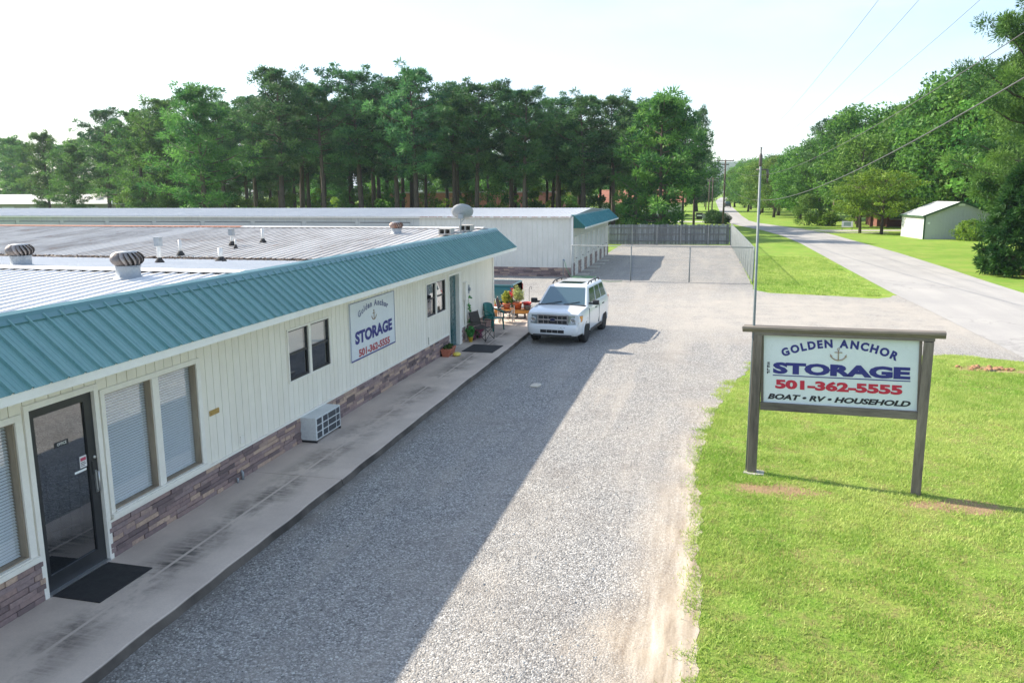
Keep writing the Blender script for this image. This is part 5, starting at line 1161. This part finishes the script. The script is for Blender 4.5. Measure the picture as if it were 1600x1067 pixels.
# ================================================================== VEGETATION
def needles(rg, c, out, r, n, ln, wd, flat=0.75):
    """a puff of needle sprays: thin triangles pointing away from the puff centre"""
    d = rg.normal(size=(n,3)); d[:,2] = d[:,2]*flat + 0.25; d += np.array(out)*0.35; d /= np.linalg.norm(d, axis=1)[:,None]
    p = np.array(c) + d*(r*rg.uniform(0.15,0.85,n))[:,None]*np.array([1,1,flat])
    s = np.cross(d, rg.normal(size=(n,3))); s /= np.linalg.norm(s, axis=1)[:,None]+1e-6
    w_ = (wd*1.5*rg.uniform(0.6,1.3,n))[:,None]; e = p + d*(ln*rg.uniform(0.6,1.2,n))[:,None]
    return np.stack([p-s*w_, p+s*w_, e], 1)
def make_pine(name, seed, H, base, rad, lean=0.3, puffs=3, npn=60, pr=0.75, matn='needles', shape=0.0, ln=0.42, wd=0.055):
    rg = np.random.RandomState(seed); T = MB()
    tx, ty = rg.normal(scale=lean, size=2); path = [(tx*f*f+0.05*math.sin(5*f+seed), ty*f*f, H*f) for f in (0,0.15,0.35,0.55,0.75,0.9,0.985)]
    r0 = 0.014*H+0.03; T.tube([(p[0],p[1],p[2]-0.1 if i == 0 else p[2]) for i, p in enumerate(path)], [r0*1.2,r0,r0*0.86,r0*0.7,r0*0.45,r0*0.2,0.02], 8)
    def trunk(z): f = z/H; return np.array([tx*f*f+0.05*math.sin(5*f+seed), ty*f*f, z])
    out = []; rn = []; z = base*H; k = 0
    while z < H*0.985:
        f = (z-base*H)/(H*(1-base))
        prof = (math.sin(math.pi*min(1,(f*0.74+0.20)))**0.7)*(1-shape) + (1-f)**0.8*shape
        if rg.rand() < 0.92:
            L_ = max(0.5, rad*prof*rg.uniform(0.55,1.12)); a = k*2.4+rg.normal(scale=0.5); up = 0.12+0.55*f+rg.normal(scale=0.12)
            o_ = np.array([math.cos(a), math.sin(a), 0]); p0 = trunk(z); p1 = p0+o_*L_*0.55+np.array([0,0,L_*up*0.35]); p2 = p0+o_*L_+np.array([0,0,L_*up])
            T.tube([p0,p1,p2], [max(0.02,0.012*L_+0.02),0.012*L_+0.012,0.01], 5, False)
            for q in range(puffs):
                g_ = 1.0-0.17*q; side = np.cross(o_, (0,0,1))*rg.normal(scale=0.30*L_*0.6); c = p0+(p2-p0)*g_+side+rg.normal(scale=0.15,size=3)
                sz = pr*rg.uniform(0.7,1.25)*(0.7+0.3*min(1,L_/rad*1.4))
                nn = int(npn*rg.uniform(0.7,1.2)); out.append(needles(rg, c, o_, sz, nn, ln, wd)); rn.append(np.clip(rg.normal(0.45,0.30)+rg.normal(scale=0.12,size=nn), 0, 1))
        k += 1; z += H*(1-base)/ (46 if base < 0.4 else 38)*rg.uniform(0.6,1.4)
    for q in range(4): out.append(needles(rg, trunk(H*0.985)+rg.normal(scale=0.35,size=3), (0,0,1), pr*0.7, npn, ln, wd)); rn.append(rg.uniform(0.3,0.8,npn))
    # bare dead stubs under the crown
    for q in range(10):
        zz = H*base*rg.uniform(0.45,1.0); a = rg.uniform(0,6.28); l_ = rg.uniform(0.4,1.3); p0 = trunk(zz); T.tube([p0, p0+np.array([math.cos(a)*l_, math.sin(a)*l_, rg.uniform(-0.1,0.3)])], [0.025,0.008], 4, False)
    tm = T.mesh('trunk'); tm.materials.append(M['bark']); cm = fast_mesh('crown', np.concatenate(out), 3, M[matn], np.concatenate(rn)); return tm, cm
def make_broad(name, seed, H, base, rad, npuff=120, nleaf=110, size=0.26, pr=1.0, matn='leaves', layered=False, trunk_r=None):
    rg = np.random.RandomState(seed); T = MB(); r0 = trunk_r or 0.018*H+0.05
    T.tube([(0,0,-0.1),(0.1,0.05,H*base*0.6),(0.15,0,H*base*1.2),(0.1,0.1,H*0.6),(0,0,H*0.85)], [r0*1.2,r0,r0*0.8,r0*0.45,0.03], 8)
    out = []; rn = []
    for k in range(npuff):
        u = rg.rand(); a = rg.uniform(0, 6.283); f = u
        prof = math.sin(math.pi*(0.13+0.80*f))**0.6; q = rad*prof*math.sqrt(rg.uniform(0.12,1.0)); z = H*(base+(1-base)*f)*0.97
        c = np.array([math.cos(a)*q, math.sin(a)*q, z + rg.normal(scale=0.2)]); sz = pr*rg.uniform(0.65,1.3)
        nn = int(nleaf*rg.uniform(0.7,1.2)); out.append(leaf_puff(rg, c, sz, nn, size, 0.38 if layered else 0.7)); rn.append(np.clip(rg.normal(0.45,0.28)+rg.normal(scale=0.14,size=nn),0,1))
        if k % 3 == 0:
            zz = min(H*0.8, max(H*base*0.9, z-q*0.5)); T.tube([(0.1,0.03,zz),(c[0]*0.5,c[1]*0.5,zz+(z-zz)*0.6),tuple(c)], [0.02+0.006*H*(1-f),0.03,0.012], 5, False)
    tm = T.mesh('trunk'); tm.materials.append(M['bark']); cm = fast_mesh('crown', np.concatenate(out), 4, M[matn], np.concatenate(rn)); return tm, cm
def plant(name, kind, label, loc, h, rz, cat='tree', group=None, hs=None, wide=1.0):
    tm, cm, H = kind; s_ = h/H; root = thing(name, label, cat, (loc[0], loc[1], 0.0), rz, group); root.scale = (s_*wide, s_*wide, s_)
    link('trunk', tm, None, root); link('crown', cm, None, root); return root
FOREST = [make_pine('p', 10+i, 18.0, b_, r_, 0.3, 5, 120, 0.82, 'needles', 0.0, 0.36, 0.036)+(18.0,) for i, (b_, r_) in enumerate(((0.40,4.3),(0.44,3.9),(0.36,4.6),(0.42,4.2),(0.48,3.7)))]
EDGE = [make_pine('e', 30+i, 16.0, b_, r_, 0.3, 6, 120, 0.92, 'needles_light', 0.2, 0.36, 0.038)+(16.0,) for i, (b_, r_) in enumerate(((0.08,5.6),(0.14,5.2),(0.05,6.0)))]
front = [(-141.0,150,17.3,'e'),(-104.0,120,15.4,'e'),(-91.7,112,12.9,'e'),(-85.2,112,18.4,'e'),(-72.9,104,16.7,'e'),(-65.7,100,17.8,'e'),(-49.3,84,17.3,'e'),(-57.0,100,17.5,'f'),(-47.5,92,17.1,'f'),(-39.4,84,18.9,'f'),(-42.2,94,18.5,'f'),(-35.3,86,17.2,'f'),(-31.6,88,18.9,'f'),(-33.9,97,17.9,'f'),(-28.0,90,18.2,'f'),(-23.4,84,18.2,'f'),(-20.6,89,17.3,'f'),(-22.9,97,17.3,'f'),(-17.2,86,16.7,'f'),(-14.8,92,16.6,'f'),(-11.9,86,15.9,'f'),(-9.2,91,15.5,'f'),(-10.6,100,14.2,'f'),(-5.8,88,15.2,'f'),(-3.2,93,15.7,'f'),(-1.2,99,15.6,'f'),(0.8,103,16.9,'f'),(2.2,108,16.4,'f'),(4.0,112,16.1,'f'),(5.4,116,16.0,'f')]
back = [(-120,140,15.0),(-112,150,16.5),(-126,152,17.0),(-133,146,15.5),(-98,128,16.0),(-90,124,15.0),(-106,136,17.5),(-82,120,17.5),(-78,112,16.0),(-70,108,15.5),(-150,160,18.0),(-118,160,18.0),(-63.0,101.1,15.4),(-60.6,106.0,15.5),(-72.4,122.0,17.0),(-66.2,114.1,18.0),(-54.3,101.2,16.9),(-66.8,124.9,17.9),(-53.0,107.8,17.6),(-61.5,120.0,18.0),(-48.4,103.6,16.8),(-55.9,113.2,19.2),(-44.7,100.7,15.9),(-51.6,118.4,19.0),(-47.1,110.2,17.6),(-45.5,116.3,18.9),(-42.4,108.9,18.3),(-47.7,124.4,20.2),(-41.7,120.8,19.0),(-39.4,112.1,18.9),(-33.0,104.9,17.6),(-36.2,117.0,19.2),(-38.6,124.4,19.2),(-33.2,125.1,19.5),(-29.0,103.0,16.4),(-25.9,106.1,17.3),(-27.9,113.8,18.0),(-30.1,121.9,17.0),(-24.9,119.3,17.6),(-18.0,107.8,16.5),(-15.3,102.1,15.1),(-14.1,109.9,16.1),(-12.5,105.7,15.0),(-10.1,112.7,14.7),(-7.8,99.7,13.8),(-6.4,106.5,13.2),(-6.0,114.9,13.6),(-2.9,110.3,15.6),(-0.4,107.5,12.8),(1.5,114.0,15.6)]
special = {0:'tall pine at the far left edge beyond the long low white roof', 2:'low spreading pine in front of the long white roof', 3:'tall pine just left of the grove rising behind the white roof', 6:'broad leafy pine at the left front of the grove with limbs down low', 9:'tallest pine of the grove standing left of its middle', 29:'pine thick with ivy at the right end of the grove beside the road'}
ORD = 'first second third fourth fifth sixth seventh eighth ninth tenth eleventh twelfth thirteenth fourteenth fifteenth sixteenth seventeenth eighteenth nineteenth twentieth twenty-first twenty-second'.split()
by_view = sorted((j for j, q in enumerate(front) if q[3] == 'f' and j not in special), key=lambda j: (front[j][0]-7.3)/front[j][1])
for n_, j in enumerate(by_view): special[j] = 'dark front-row pine of the grove, %s from the left behind the storage building' % ORD[n_]
rr = random.Random(12)
for i, (x, y, h, k) in enumerate(front):
    kd = rr.choice(EDGE if k == 'e' else FOREST)
    if i == 3: kd = FOREST[i]
    plant('pine_tree', kd, special.get(i, 'dark pine at the front of the grove behind the storage building' if k == 'f' else 'leafy edge pine with low limbs at the left of the grove'), (x, y), h*0.94, rr.uniform(0,6.28), 'tree', 'pines of the grove behind the storage building', wide=rr.uniform(0.95,1.2) if i < 27 else 0.62)
for x, y, h in back:
    plant('pine_tree', rr.choice(FOREST if x > -70 else EDGE), 'pine deeper in the grove, seen between the front trunks', (x, y), h*0.92, rr.uniform(0,6.28), 'tree', 'pines deeper in the grove', wide=rr.uniform(0.9,1.2))
BUSHY = make_pine('b', 77, 13.0, 0.05, 5.2, 0.2, 5, 90, 1.0, 'needles_light', 0.3)+(13.0,)
plant('pine_tree', BUSHY, 'bushy bright green pine standing alone just behind the board fence', (2.6,84), 13.2, 0.6)
BROAD = [make_broad('d', 50+i, 14.0, 0.16, 5.0, 150, 95, 0.34, 1.25)+(14.0,) for i in range(3)]
LIGHT = [make_broad('l', 60+i, 10.0, 0.18, 4.2, 120, 95, 0.27, 1.0, 'leaves_light')+(10.0,) for i in range(2)]
right = [(14.9,252,11.0,'d'),(16.2,195,9.8,'l'),(17.4,172,10.1,'l'),(18.8,154,10.0,'l'),(22.8,150,10.8,'d'),(24.6,138,13.0,'d'),(25.3,128,14.4,'p'),(28.0,124,14.4,'d'),(26.3,113,11.3,'l'),(31.4,122,13.6,'d'),(33.2,119,13.9,'d'),(33.5,110,14.2,'d'),(34.5,105,15.1,'d'),(34.2,99,15.2,'d'),(37.0,97,15.3,'d'),(36.5,90,13.9,'d'),(38.1,84,14.4,'d'),(42,112,17,'d'),(46,104,17,'d'),(40,128,16,'d'),(30,140,14,'d'),(29,160,13,'d'),(44,92,16,'d'),(27,180,12,'d'),(26,205,12,'d'),(41,76,14.5,'d'),(20.5,166,11.0,'d'),(18.6,184,11.0,'d'),(22.0,143,11.5,'d'),(17.8,216,11.0,'d'),(17.2,240,11.0,'d'),(22.5,200,12.0,'d')]
spr = {1:'light green tree farthest down the right side of the road', 2:'middle of three light green roadside trees', 3:'nearest of three light green roadside trees by the road bend', 6:'feathery dark pine among the leafy trees right of the road', 8:'pale leafy tree behind the yard sign'}
for i, (x, y, h, k) in enumerate(right):
    kd = {'d': BROAD[i % 3], 'l': LIGHT[i % 2], 'p': FOREST[0]}[k]
    plant('broadleaf_tree' if k != 'p' else 'pine_tree', kd, spr.get(i, 'dark leafy tree in the wood right of the road'), (x, y), h*(1.14 if x > 27 else 1.04), rr.uniform(0,6.28), 'tree', 'trees of the wood right of the road', wide=rr.uniform(0.95,1.2))
far = [(5.5,430,9.9),(9.0,400,11.1),(17.5,330,13.6),(19.5,300,15.4),(23,285,15.4),(24,260,13.5),(25,238,14.0),(3.0,300,9),(0.5,260,8.5),(-6,330,12),(2,380,11),(20,420,14),(27,330,16)]
for i, (x, y, h) in enumerate(far): plant('broadleaf_tree', BROAD[i % 3], 'distant hazy tree beside the far end of the road', (x, y), h, rr.uniform(0,6.28), 'tree', 'distant trees at the end of the road', wide=1.15)
cl = random.Random(77)
for k in range(30):
    x = -118+k*4.2+cl.uniform(-1.5,1.5); y = cl.uniform(152,172) if x < 0 else cl.uniform(175,200)
    plant('broadleaf_tree', cl.choice(BROAD), 'dark leafy tree closing the view behind the pine grove', (x, y), cl.uniform(10,14), cl.uniform(0,6.28), 'tree', 'leafy trees behind the pine grove', wide=1.2)
TALL = make_pine('r', 91, 18.0, 0.12, 6.4, 0.2, 9, 430, 1.15, 'needles_light', 0.12, 0.23, 0.028)+(18.0,)
plant('pine_tree', TALL, 'tall layered pine at the right edge of the picture behind the cedar', (28.0,60), 18.6, 2.1, wide=0.85)
plant('pine_tree', TALL, 'second tall pine crowding behind the one at the right edge', (32.5,68), 17.5, 4.4, wide=0.95)
plant('pine_tree', TALL, 'tall pine farthest right, its top leaving the picture', (29.5,57.5), 19.5, 0.9, wide=0.82)
# dense cedar near the road
rg = np.random.RandomState(21); out = []; rn = []; T = MB().tube([(0,0,-0.1),(0,0,2.5),(0.1,0,5.2)], [0.16,0.1,0.02], 8)
for k in range(420):
    f = rg.rand()**1.2; a = rg.uniform(0,6.283); q = 2.5*(1-f)**0.62*(0.55+0.45*rg.rand()**0.4)*(1.0 if f > 0.06 else 0.8); c = np.array([math.cos(a)*q, math.sin(a)*q, 0.25+5.7*f]); o_ = np.array([math.cos(a), math.sin(a), 0.25])
    nn = 75; out.append(needles(rg, c, o_*1.6, 0.38, nn, 0.24, 0.035, 0.8)); rn.append(np.clip(rg.normal(0.42,0.22)+rg.normal(scale=0.13,size=nn),0,1))
    if k % 6 == 0: T.tube([(0,0,max(0.3,c[2]-q*0.3)), tuple(c)], [0.03,0.01], 5, False)
tm = T.mesh('trunk'); tm.materials.append(M['bark']); cm = fast_mesh('crown', np.concatenate(out), 3, M['cedar'], np.concatenate(rn))
plant('cedar_tree', (tm, cm, 5.9), 'dense dark green cedar at the right edge beside the road', (24.5,50.3), 6.4, 0.4, wide=0.95)
DOG = make_broad('g', 71, 7.0, 0.30, 4.0, 90, 90, 0.22, 0.85, 'leaves_yellow', True, 0.16)+(7.0,)
plant('dogwood_tree', DOG, 'yellowing dogwood with flat layered limbs in front of the shed', (25.7,95.5), 7.0, 1.0)
plant('dogwood_tree', DOG, 'yellow green tree on a dark leaning trunk left of the dogwood', (23.9,97.8), 6.4, 3.6)
# shrubs
def shrub(label, x, y, w_, h, seed, matn, size=0.16, n=60, nl=70, cat='shrub', group=None):
    rg = np.random.RandomState(seed); root = thing('shrub', label, cat, (x, y, 0), 0, group); out = []; rn = []; S_ = MB()
    for k in range(n):
        a = rg.uniform(0,6.283); f = rg.rand(); q = w_*math.sqrt(rg.rand())*math.sin(math.pi*(0.25+0.62*f)); c = (math.cos(a)*q, math.sin(a)*q, h*(0.08+0.86*f)); out.append(leaf_puff(rg, c, 0.22*w_+0.06, nl, size)); rn.append(np.clip(rg.normal(0.45,0.2)+rg.normal(scale=0.15,size=nl),0,1))
        if k % 5 == 0: S_.tube([(c[0]*0.15,c[1]*0.15,-0.03),(c[0]*0.6,c[1]*0.6,c[2]*0.6),c], [0.025,0.015,0.006], 5, False)
    S_.build('stem', M['bark'], root); link('foliage', fast_mesh('foliage', np.concatenate(out), 4, M[matn], np.concatenate(rn)), None, root); return root
shrub('yellow green shrub between the grey shed and the cedar', 31.4, 84.6, 1.5, 1.8, 1, 'leaves_yellow')
shrub('round light green shrub under the trees right of the road bend', 20.6, 118.5, 1.9, 4.2, 2, 'leaves_light', 0.2, 70)
shrub('small golden shrub beside the driveway across the road', 22.9, 117.5, 1.7, 2.0, 3, 'leaves_yellow', 0.2)
shrub('clipped dark round hedge bush beyond the board fence', 9.0, 122.5, 1.5, 1.6, 4, 'cedar', 0.12, 90, 90)
shrub('clipped dark hedge bush against the utility pole beyond the fence', 8.0, 123.2, 1.3, 1.9, 14, 'cedar', 0.12, 90, 90)
us = random.Random(31)
for k in range(60):
    x = us.uniform(-72, 0); y = us.uniform(94, 130)
    shrub('young green undergrowth between the pine trunks', x, y, us.uniform(1.4,2.8), us.uniform(2.5,6.5), 100+k, us.choice(['leaves','leaves_light','leaves','leaves_yellow']) , 0.26, 26, 60, 'undergrowth', 'undergrowth in the pine grove')

# ================================================================== POLES AND WIRES
M['pole_wood'] = mat('pole_wood', (0.14,0.105,0.085), 0.9, col2=(0.09,0.07,0.06), nscale=4, stretch=(1,1,0.2), fine=0.2)
def upole(label, x, y, h, arms):
    root = thing('utility_pole', label, 'utility pole', (x, y, 0), 0, 'utility poles along the road')
    MB().tube([(0,0,-0.3),(0,0,h)], [0.15,0.10], 10).build('pole', M['pole_wood'], root)
    for z, w_ in arms:
        a = MB().bar((-w_,0.12,h-z),(w_,0.12,h-z),0.11,0.12).build('crossarm', M['pole_wood'], root)
        for x_ in (-w_*0.92, -w_*0.4, w_*0.92): MB().lathe([(0.02,0),(0.05,0.05),(0.05,0.12),(0.02,0.16)], (x_,0.12,h-z+0.06), 8).build('insulator', M['galv'], a)
upole('tall utility pole with two crossarms just beyond the board fence', 9.4, 118.3, 8.95, ((0.15,1.15),(0.65,0.5)))
upole('second utility pole along the road with a pale double crossarm', 8.0, 160.0, 7.2, ((0.3,1.1),(0.7,1.0)))
upole('third utility pole along the road beyond the double crossarm', 7.4, 184.0, 7.2, ((0.3,0.8),)); upole('fourth utility pole down the road, dark and thin', 6.7, 215.0, 8.2, ((0.3,1.0),)); upole('farthest utility pole beside the ivy covered pine', 6.2, 255.0, 9.0, ((0.3,1.0),))
def wire(label, pts, r=0.012):
    """hanging wire: smooth curve through three points"""
    (a, b_, c) = [np.array(p, float) for p in pts]; out = []
    t1 = np.linalg.norm((b_-a)[:2])/(np.linalg.norm((b_-a)[:2])+np.linalg.norm((c-b_)[:2]))
    for t_ in np.linspace(0, 1.12, 40):
        out.append(a*(t_-t1)*(t_-1)/(t1) + b_*t_*(t_-1)/(t1*(t1-1)) + c*t_*(t_-t1)/(1-t1))
    o = MB().tube(out, r, 5).build('power_wire', mat('wire', (0.10,0.10,0.105), 0.6), None); tag(o, label, 'wire', 'wires along the road')
wire('thin overhead wire, leftmost of three crossing the sky', ((8.3,118.3,8.95),(10.2,40,7.7),(9.9,15,7.8)), 0.004)
wire('thin overhead wire, middle of three crossing the sky', ((9.0,118.3,8.95),(11.2,40,7.7),(10.5,15,7.75)), 0.004)
wire('thin overhead wire, rightmost of three crossing the sky', ((10.4,118.3,8.95),(12.6,40,7.8),(11.4,15,7.7)), 0.004)
wire('dark cable crossing the tall pine at right', ((9.4,118.3,8.2),(13.6,31.9,7.35),(14.1,21.5,8.2)), 0.012)
wire('thick pale cable sagging low across the trees at right', ((9.3,118.3,5.9),(12.9,45.8,4.9),(14.1,21.5,7.15)), 0.018)

# ================================================================== SHED, HOUSES, SMALL THINGS AROUND
SH = wthing('metal_shed', 'grey metal shed with green trim on the lawn across the road', 'shed', (29.6,89.0,0.0))
c0, cl, cr = Vector((27.7,86.2,0)), Vector((26.9,92.0,0)), Vector((34.2,87.1,0)); cb = cl+(cr-c0)
GH, PH = 2.25, 3.55
def wallq(pts, name, m_): return MB().add(pts, [tuple(range(len(pts)))]).build(name, m_, SH)
up = Vector((0,0,1)); mf = (c0+cr)/2; mbk = (cl+cb)/2
SHM = mat('shed_wall_shaded', (0.52,0.54,0.56), 0.5, col2=(0.47,0.49,0.51), nscale=0.6, fine=0.05); SHW = mat('shed_wall_sunlit', (0.58,0.59,0.60), 0.5, fine=0.05)  # shade and sun put into the wall colours: gables darker, sides lighter
wl = wallq([c0, cr, cr+up*GH, mf+up*PH, c0+up*GH], 'gable_wall', SHM); wallq([cl, cb, cb+up*GH, mbk+up*PH, cl+up*GH], 'gable_wall', SHM); wallq([c0, cl, cl+up*GH, c0+up*GH], 'side_wall', SHW); wallq([cr, cb, cb+up*GH, cr+up*GH], 'side_wall', SHW)
e1 = (cr-c0).normalized(); nrm = Vector((e1.y,-e1.x,0)); b = MB(); L_ = (cr-c0).length; k = 0.12
while k < L_-0.1:
    hh = GH+(PH-GH)*(1-abs(k-L_/2)/(L_/2))-0.05; p = c0+e1*k+nrm*0.012; b.bar(p, p+up*hh, 0.04, 0.024, nrm); k += 0.30
b.build('siding_rib', SHM, wl, kind='stuff')
for a, m_, c in ((c0, mf, cl), (cr, mbk, cb)):
    pass
ov = nrm*0.18
for (a, rd, a2, rd2, sd) in ((c0, mf, cl, mbk, -1), (cr, mf, cb, mbk, 1)):
    q = [a+up*GH+e1*(sd*0.22)-up*0.07+ov, rd+up*PH+up*0.02+ov, rd2+up*PH+up*0.02-ov, a2+up*GH+e1*(sd*0.22)-up*0.07-ov]
    o = MB().add(q, [(0,1,2,3)]).build('roof_slope', mat('shed_roof', (0.62,0.63,0.64), 0.4, col2=(0.56,0.57,0.58), nscale=0.6), SH); o.modifiers.new('solid','SOLIDIFY').thickness = 0.06
    MB().bar(q[0]+ov*0.05, q[1]+ov*0.05, 0.05, 0.17).build('barge_board', mat('shed_green', (0.03,0.085,0.045), 0.5), SH)
    MB().bar(q[0], q[3], 0.05, 0.13).build('eave_trim', MATS['shed_green'], SH)
for p in (c0,): MB().bar(p+nrm*0.02, p+nrm*0.02+up*GH, 0.12, 0.12).build('corner_trim', MATS['shed_green'], SH)
MB().box(-0.11,0.11,-0.02,0.0,0.0,0.2).xf(lambda x, y, z: tuple(c0+e1*(0.4+x)+nrm*(0.03-y)+up*(1.45+z))).build('notice', M['blind'], SH)
MB().box(-0.3,0.3,-0.05,0.0,0.0,0.2).xf(lambda x, y, z: tuple(mf+e1*x+nrm*(0.03-y)+up*(PH-0.36+z))).build('vent', M['blind'], SH)
# brick house behind the trees across the road
HS = wthing('brick_house', 'low brown roofed brick house half hidden behind the dogwood', 'house', (34.0,120.0,0.0)); BRK = mat('house_brick', (0.22,0.085,0.06), 0.85, col2=(0.16,0.06,0.045), nscale=4)
MB().box(29.0,47.0,116.0,124.0,0.0,2.5).build('wall', BRK, HS)
MB().prism([(114.8,2.4),(120.0,4.4),(125.2,2.4),(125.2,2.3),(114.8,2.3)], 27.5, 48.0, 'x').build('roof', mat('house_roof', (0.075,0.056,0.056), 0.9, col2=(0.055,0.043,0.043), nscale=2), HS)
for x in (28.0, 30.0, 32.4, 35.0): MB().box(x, x+0.35, 115.0, 115.35, 0.0, 2.31).build('pillar', BRK, HS)
for x in (30.5, 36.0, 40.0):
    w_ = MB().box(x, x+1.5, 115.95, 115.999, 0.9, 2.1).build('window', M['blind'], HS); MB().box(x+0.08, x+1.42, 115.93, 115.949, 0.98, 2.02).build('pane', M['car_glass'], w_)
YS = thing('yard_sign', 'small white yard sign on two legs on the lawn across the road', 'sign', (23.5,104.0,0), R(-8))
MB().box(-0.62,0.62,-0.02,0.02,0.40,1.10).build('board', M['blind'], YS); MB().box(-0.40,0.40,-0.03,-0.021,0.52,0.98).build('print', mat('sign_green_grey', (0.30,0.40,0.36), 0.6), YS)
for x in (-0.55,0.55): MB().tube([(x,0,-0.05),(x,0,0.4)], 0.03, 6).build('leg', M['black_metal'], YS)
# buildings beyond the grove
WB = wthing('long_low_building', 'long low building with a white roof beyond the pines at far left', 'building', (-112.0,128.0,0.0))
MB().box(-140,-93.5,125,133,0,3.05).build('wall', mat('tan_wall', (0.26,0.25,0.21), 0.8), WB); MB().prism([(124.4,3.1),(129,4.75),(133.6,3.1),(133.6,3.0),(124.4,3.0)], -141, -93, 'x').build('roof', mat('white_metal_roof', (0.70,0.70,0.68), 0.5), WB)
for x in (-137,-131,-125,-119,-113,-107,-101): MB().box(x,x+2.6,124.95,124.99,0.05,2.5).build('door', M['siding_far_grey'], WB)
RB2 = wthing('red_brick_building', 'red brick building glimpsed between the pine trunks', 'building', (-33.0,140.0,0.0))
MB().box(-52,-17,138,148,0,4.6).build('wall', mat('pink_brick', (0.36,0.15,0.115), 0.85, col2=(0.30,0.12,0.09), nscale=3), RB2); MB().box(-52.3,-16.7,137.7,148.3,4.6,4.85).build('roof', mat('tar_roof', (0.30,0.28,0.27), 0.9), RB2)
for k in range(7): MB().box(-49+k*4.6,-47.2+k*4.6,137.93,137.99,1.0,2.6).build('window', M['car_glass'], RB2)
OH = wthing('white_house', 'white house with orange red roof glimpsed behind the bushy pine', 'house', (-5.0,146.0,0.0))
MB().box(-11,3,142,150,0,2.9).build('wall', mat('house_white', (0.62,0.62,0.60), 0.7), OH); MB().prism([(141.4,2.85),(146,5.0),(150.6,2.85)], -11.5, 3.5, 'x').build('roof', mat('orange_roof', (0.30,0.12,0.075), 0.8), OH)
for x in (-9,-5.5,-1): MB().box(x,x+1.2,141.95,141.99,0.9,2.1).build('window', M['car_glass'], OH)
# bin and little sign beyond the fence
BI = thing('wheeled_bin', 'small dark bin with a pale stripe beside the end tree trunk', 'bin', (5.9,140.0,0.012), R(5))
MB().add([(-0.45,-0.4,0.1),(0.45,-0.4,0.1),(0.45,0.4,0.1),(-0.45,0.4,0.1),(-0.55,-0.5,1.05),(0.55,-0.5,1.05),(0.55,0.5,1.05),(-0.55,0.5,1.05)], [(0,3,2,1),(4,5,6,7),(0,1,5,4),(1,2,6,5),(2,3,7,6),(3,0,4,7)]).build('bin_body', M['black_plastic'], BI); MB().box(-0.58,0.58,-0.53,0.55,1.05,1.15).build('lid', M['black_plastic'], BI); MB().box(-0.40,0.40,-0.53,-0.49,0.62,0.80).build('stripe', M['blind'], BI)
for s_ in (-1,1): MB().lathe([(0.12,-0.03),(0.12,0.03)], (s_*0.4,0.35,0.12), 12, 'x').build('wheel', M['tyre'], BI)
LS = thing('street_sign', 'small grey sign panel left of the clipped hedge beyond the fence', 'sign', (7.0,125.0,0), R(4))
MB().box(-0.5,0.5,-0.02,0.02,0.75,1.45).build('panel', mat('grey_panel', (0.42,0.43,0.44), 0.6), LS)
for x in (-0.45,0.45): MB().tube([(x,0.03,-0.05),(x,0.03,1.4)], 0.03, 6).build('leg', M['blind'], LS)
# tap and green hose at the storage building corner
HB = thing('water_tap', 'standing water tap at the corner of the storage building', 'tap', (-0.45,44.6,0.004))
MB().tube([(0,0,-0.05),(0,0,0.95),(0.03,-0.03,1.0)], 0.025, 8).build('riser', M['galv'], HB); MB().lathe([(0.05,0.98),(0.06,1.0),(0.05,1.02)], (0.02,0,0), 10).tube([(0.02,-0.02,1.0),(0.10,-0.10,0.94)], 0.02, 7).build('valve', mat('tap_blue', (0.12,0.20,0.30), 0.5), HB)
hp = [(-0.36,44.5,0.93),(-0.25,44.42,0.6),(0.0,44.3,0.15),(0.3,44.1,0.03)]
for k in range(46):
    a = k*0.42; hp.append((0.75+math.cos(a)*(0.42+0.006*k), 43.9+math.sin(a)*(0.30+0.004*k), 0.03+0.0035*k))
hp += [(1.6,43.0,0.03),(2.4,42.8,0.03),(3.0,43.1,0.03)]
MB().tube(hp, 0.014, 6).build('garden_hose', mat('hose_green', (0.10,0.30,0.14), 0.5), None, label='green garden hose coiled on the gravel by the water tap', cat='hose')
# wooded hill on the horizon
b = MB(); N = 60; vs = []; rgh = np.random.RandomState(2)
for j in range(5):
    for i in range(N+1):
        x = -900+i*36; hz = 46*math.exp(-((x+60)/420)**2)+16+4*math.sin(x*0.03)+2*math.sin(x*0.11+1); f = (0,0.55,1.0,0.55,0)[j]; vs.append((x, 1450+j*120, hz*f-0.5))
b.add(vs, [(j*(N+1)+i, j*(N+1)+i+1, (j+1)*(N+1)+i+1, (j+1)*(N+1)+i) for j in range(4) for i in range(N)], True)
b.build('hills', mat('far_woods', (0.035,0.065,0.025), 0.9, col2=(0.05,0.085,0.03), nscale=0.02), None, kind='structure')
# summer haze
hz = MB().box(-1400, 1400, -60, 2000, -1.0, 64).build('haze', None, None, kind='stuff')
hm = bpy.data.materials.new('haze_air'); hm.use_nodes = True; ht = hm.node_tree; ht.nodes.clear(); ho = ht.nodes.new('ShaderNodeOutputMaterial')
pv = ht.nodes.new('ShaderNodeVolumePrincipled'); pv.inputs['Density'].default_value = 0.00020; pv.inputs['Color'].default_value = (0.74,0.87,1.0,1); pv.inputs['Anisotropy'].default_value = 0.3
ht.links.new(pv.outputs[0], ho.inputs['Volume']); hz.data.materials.append(hm)
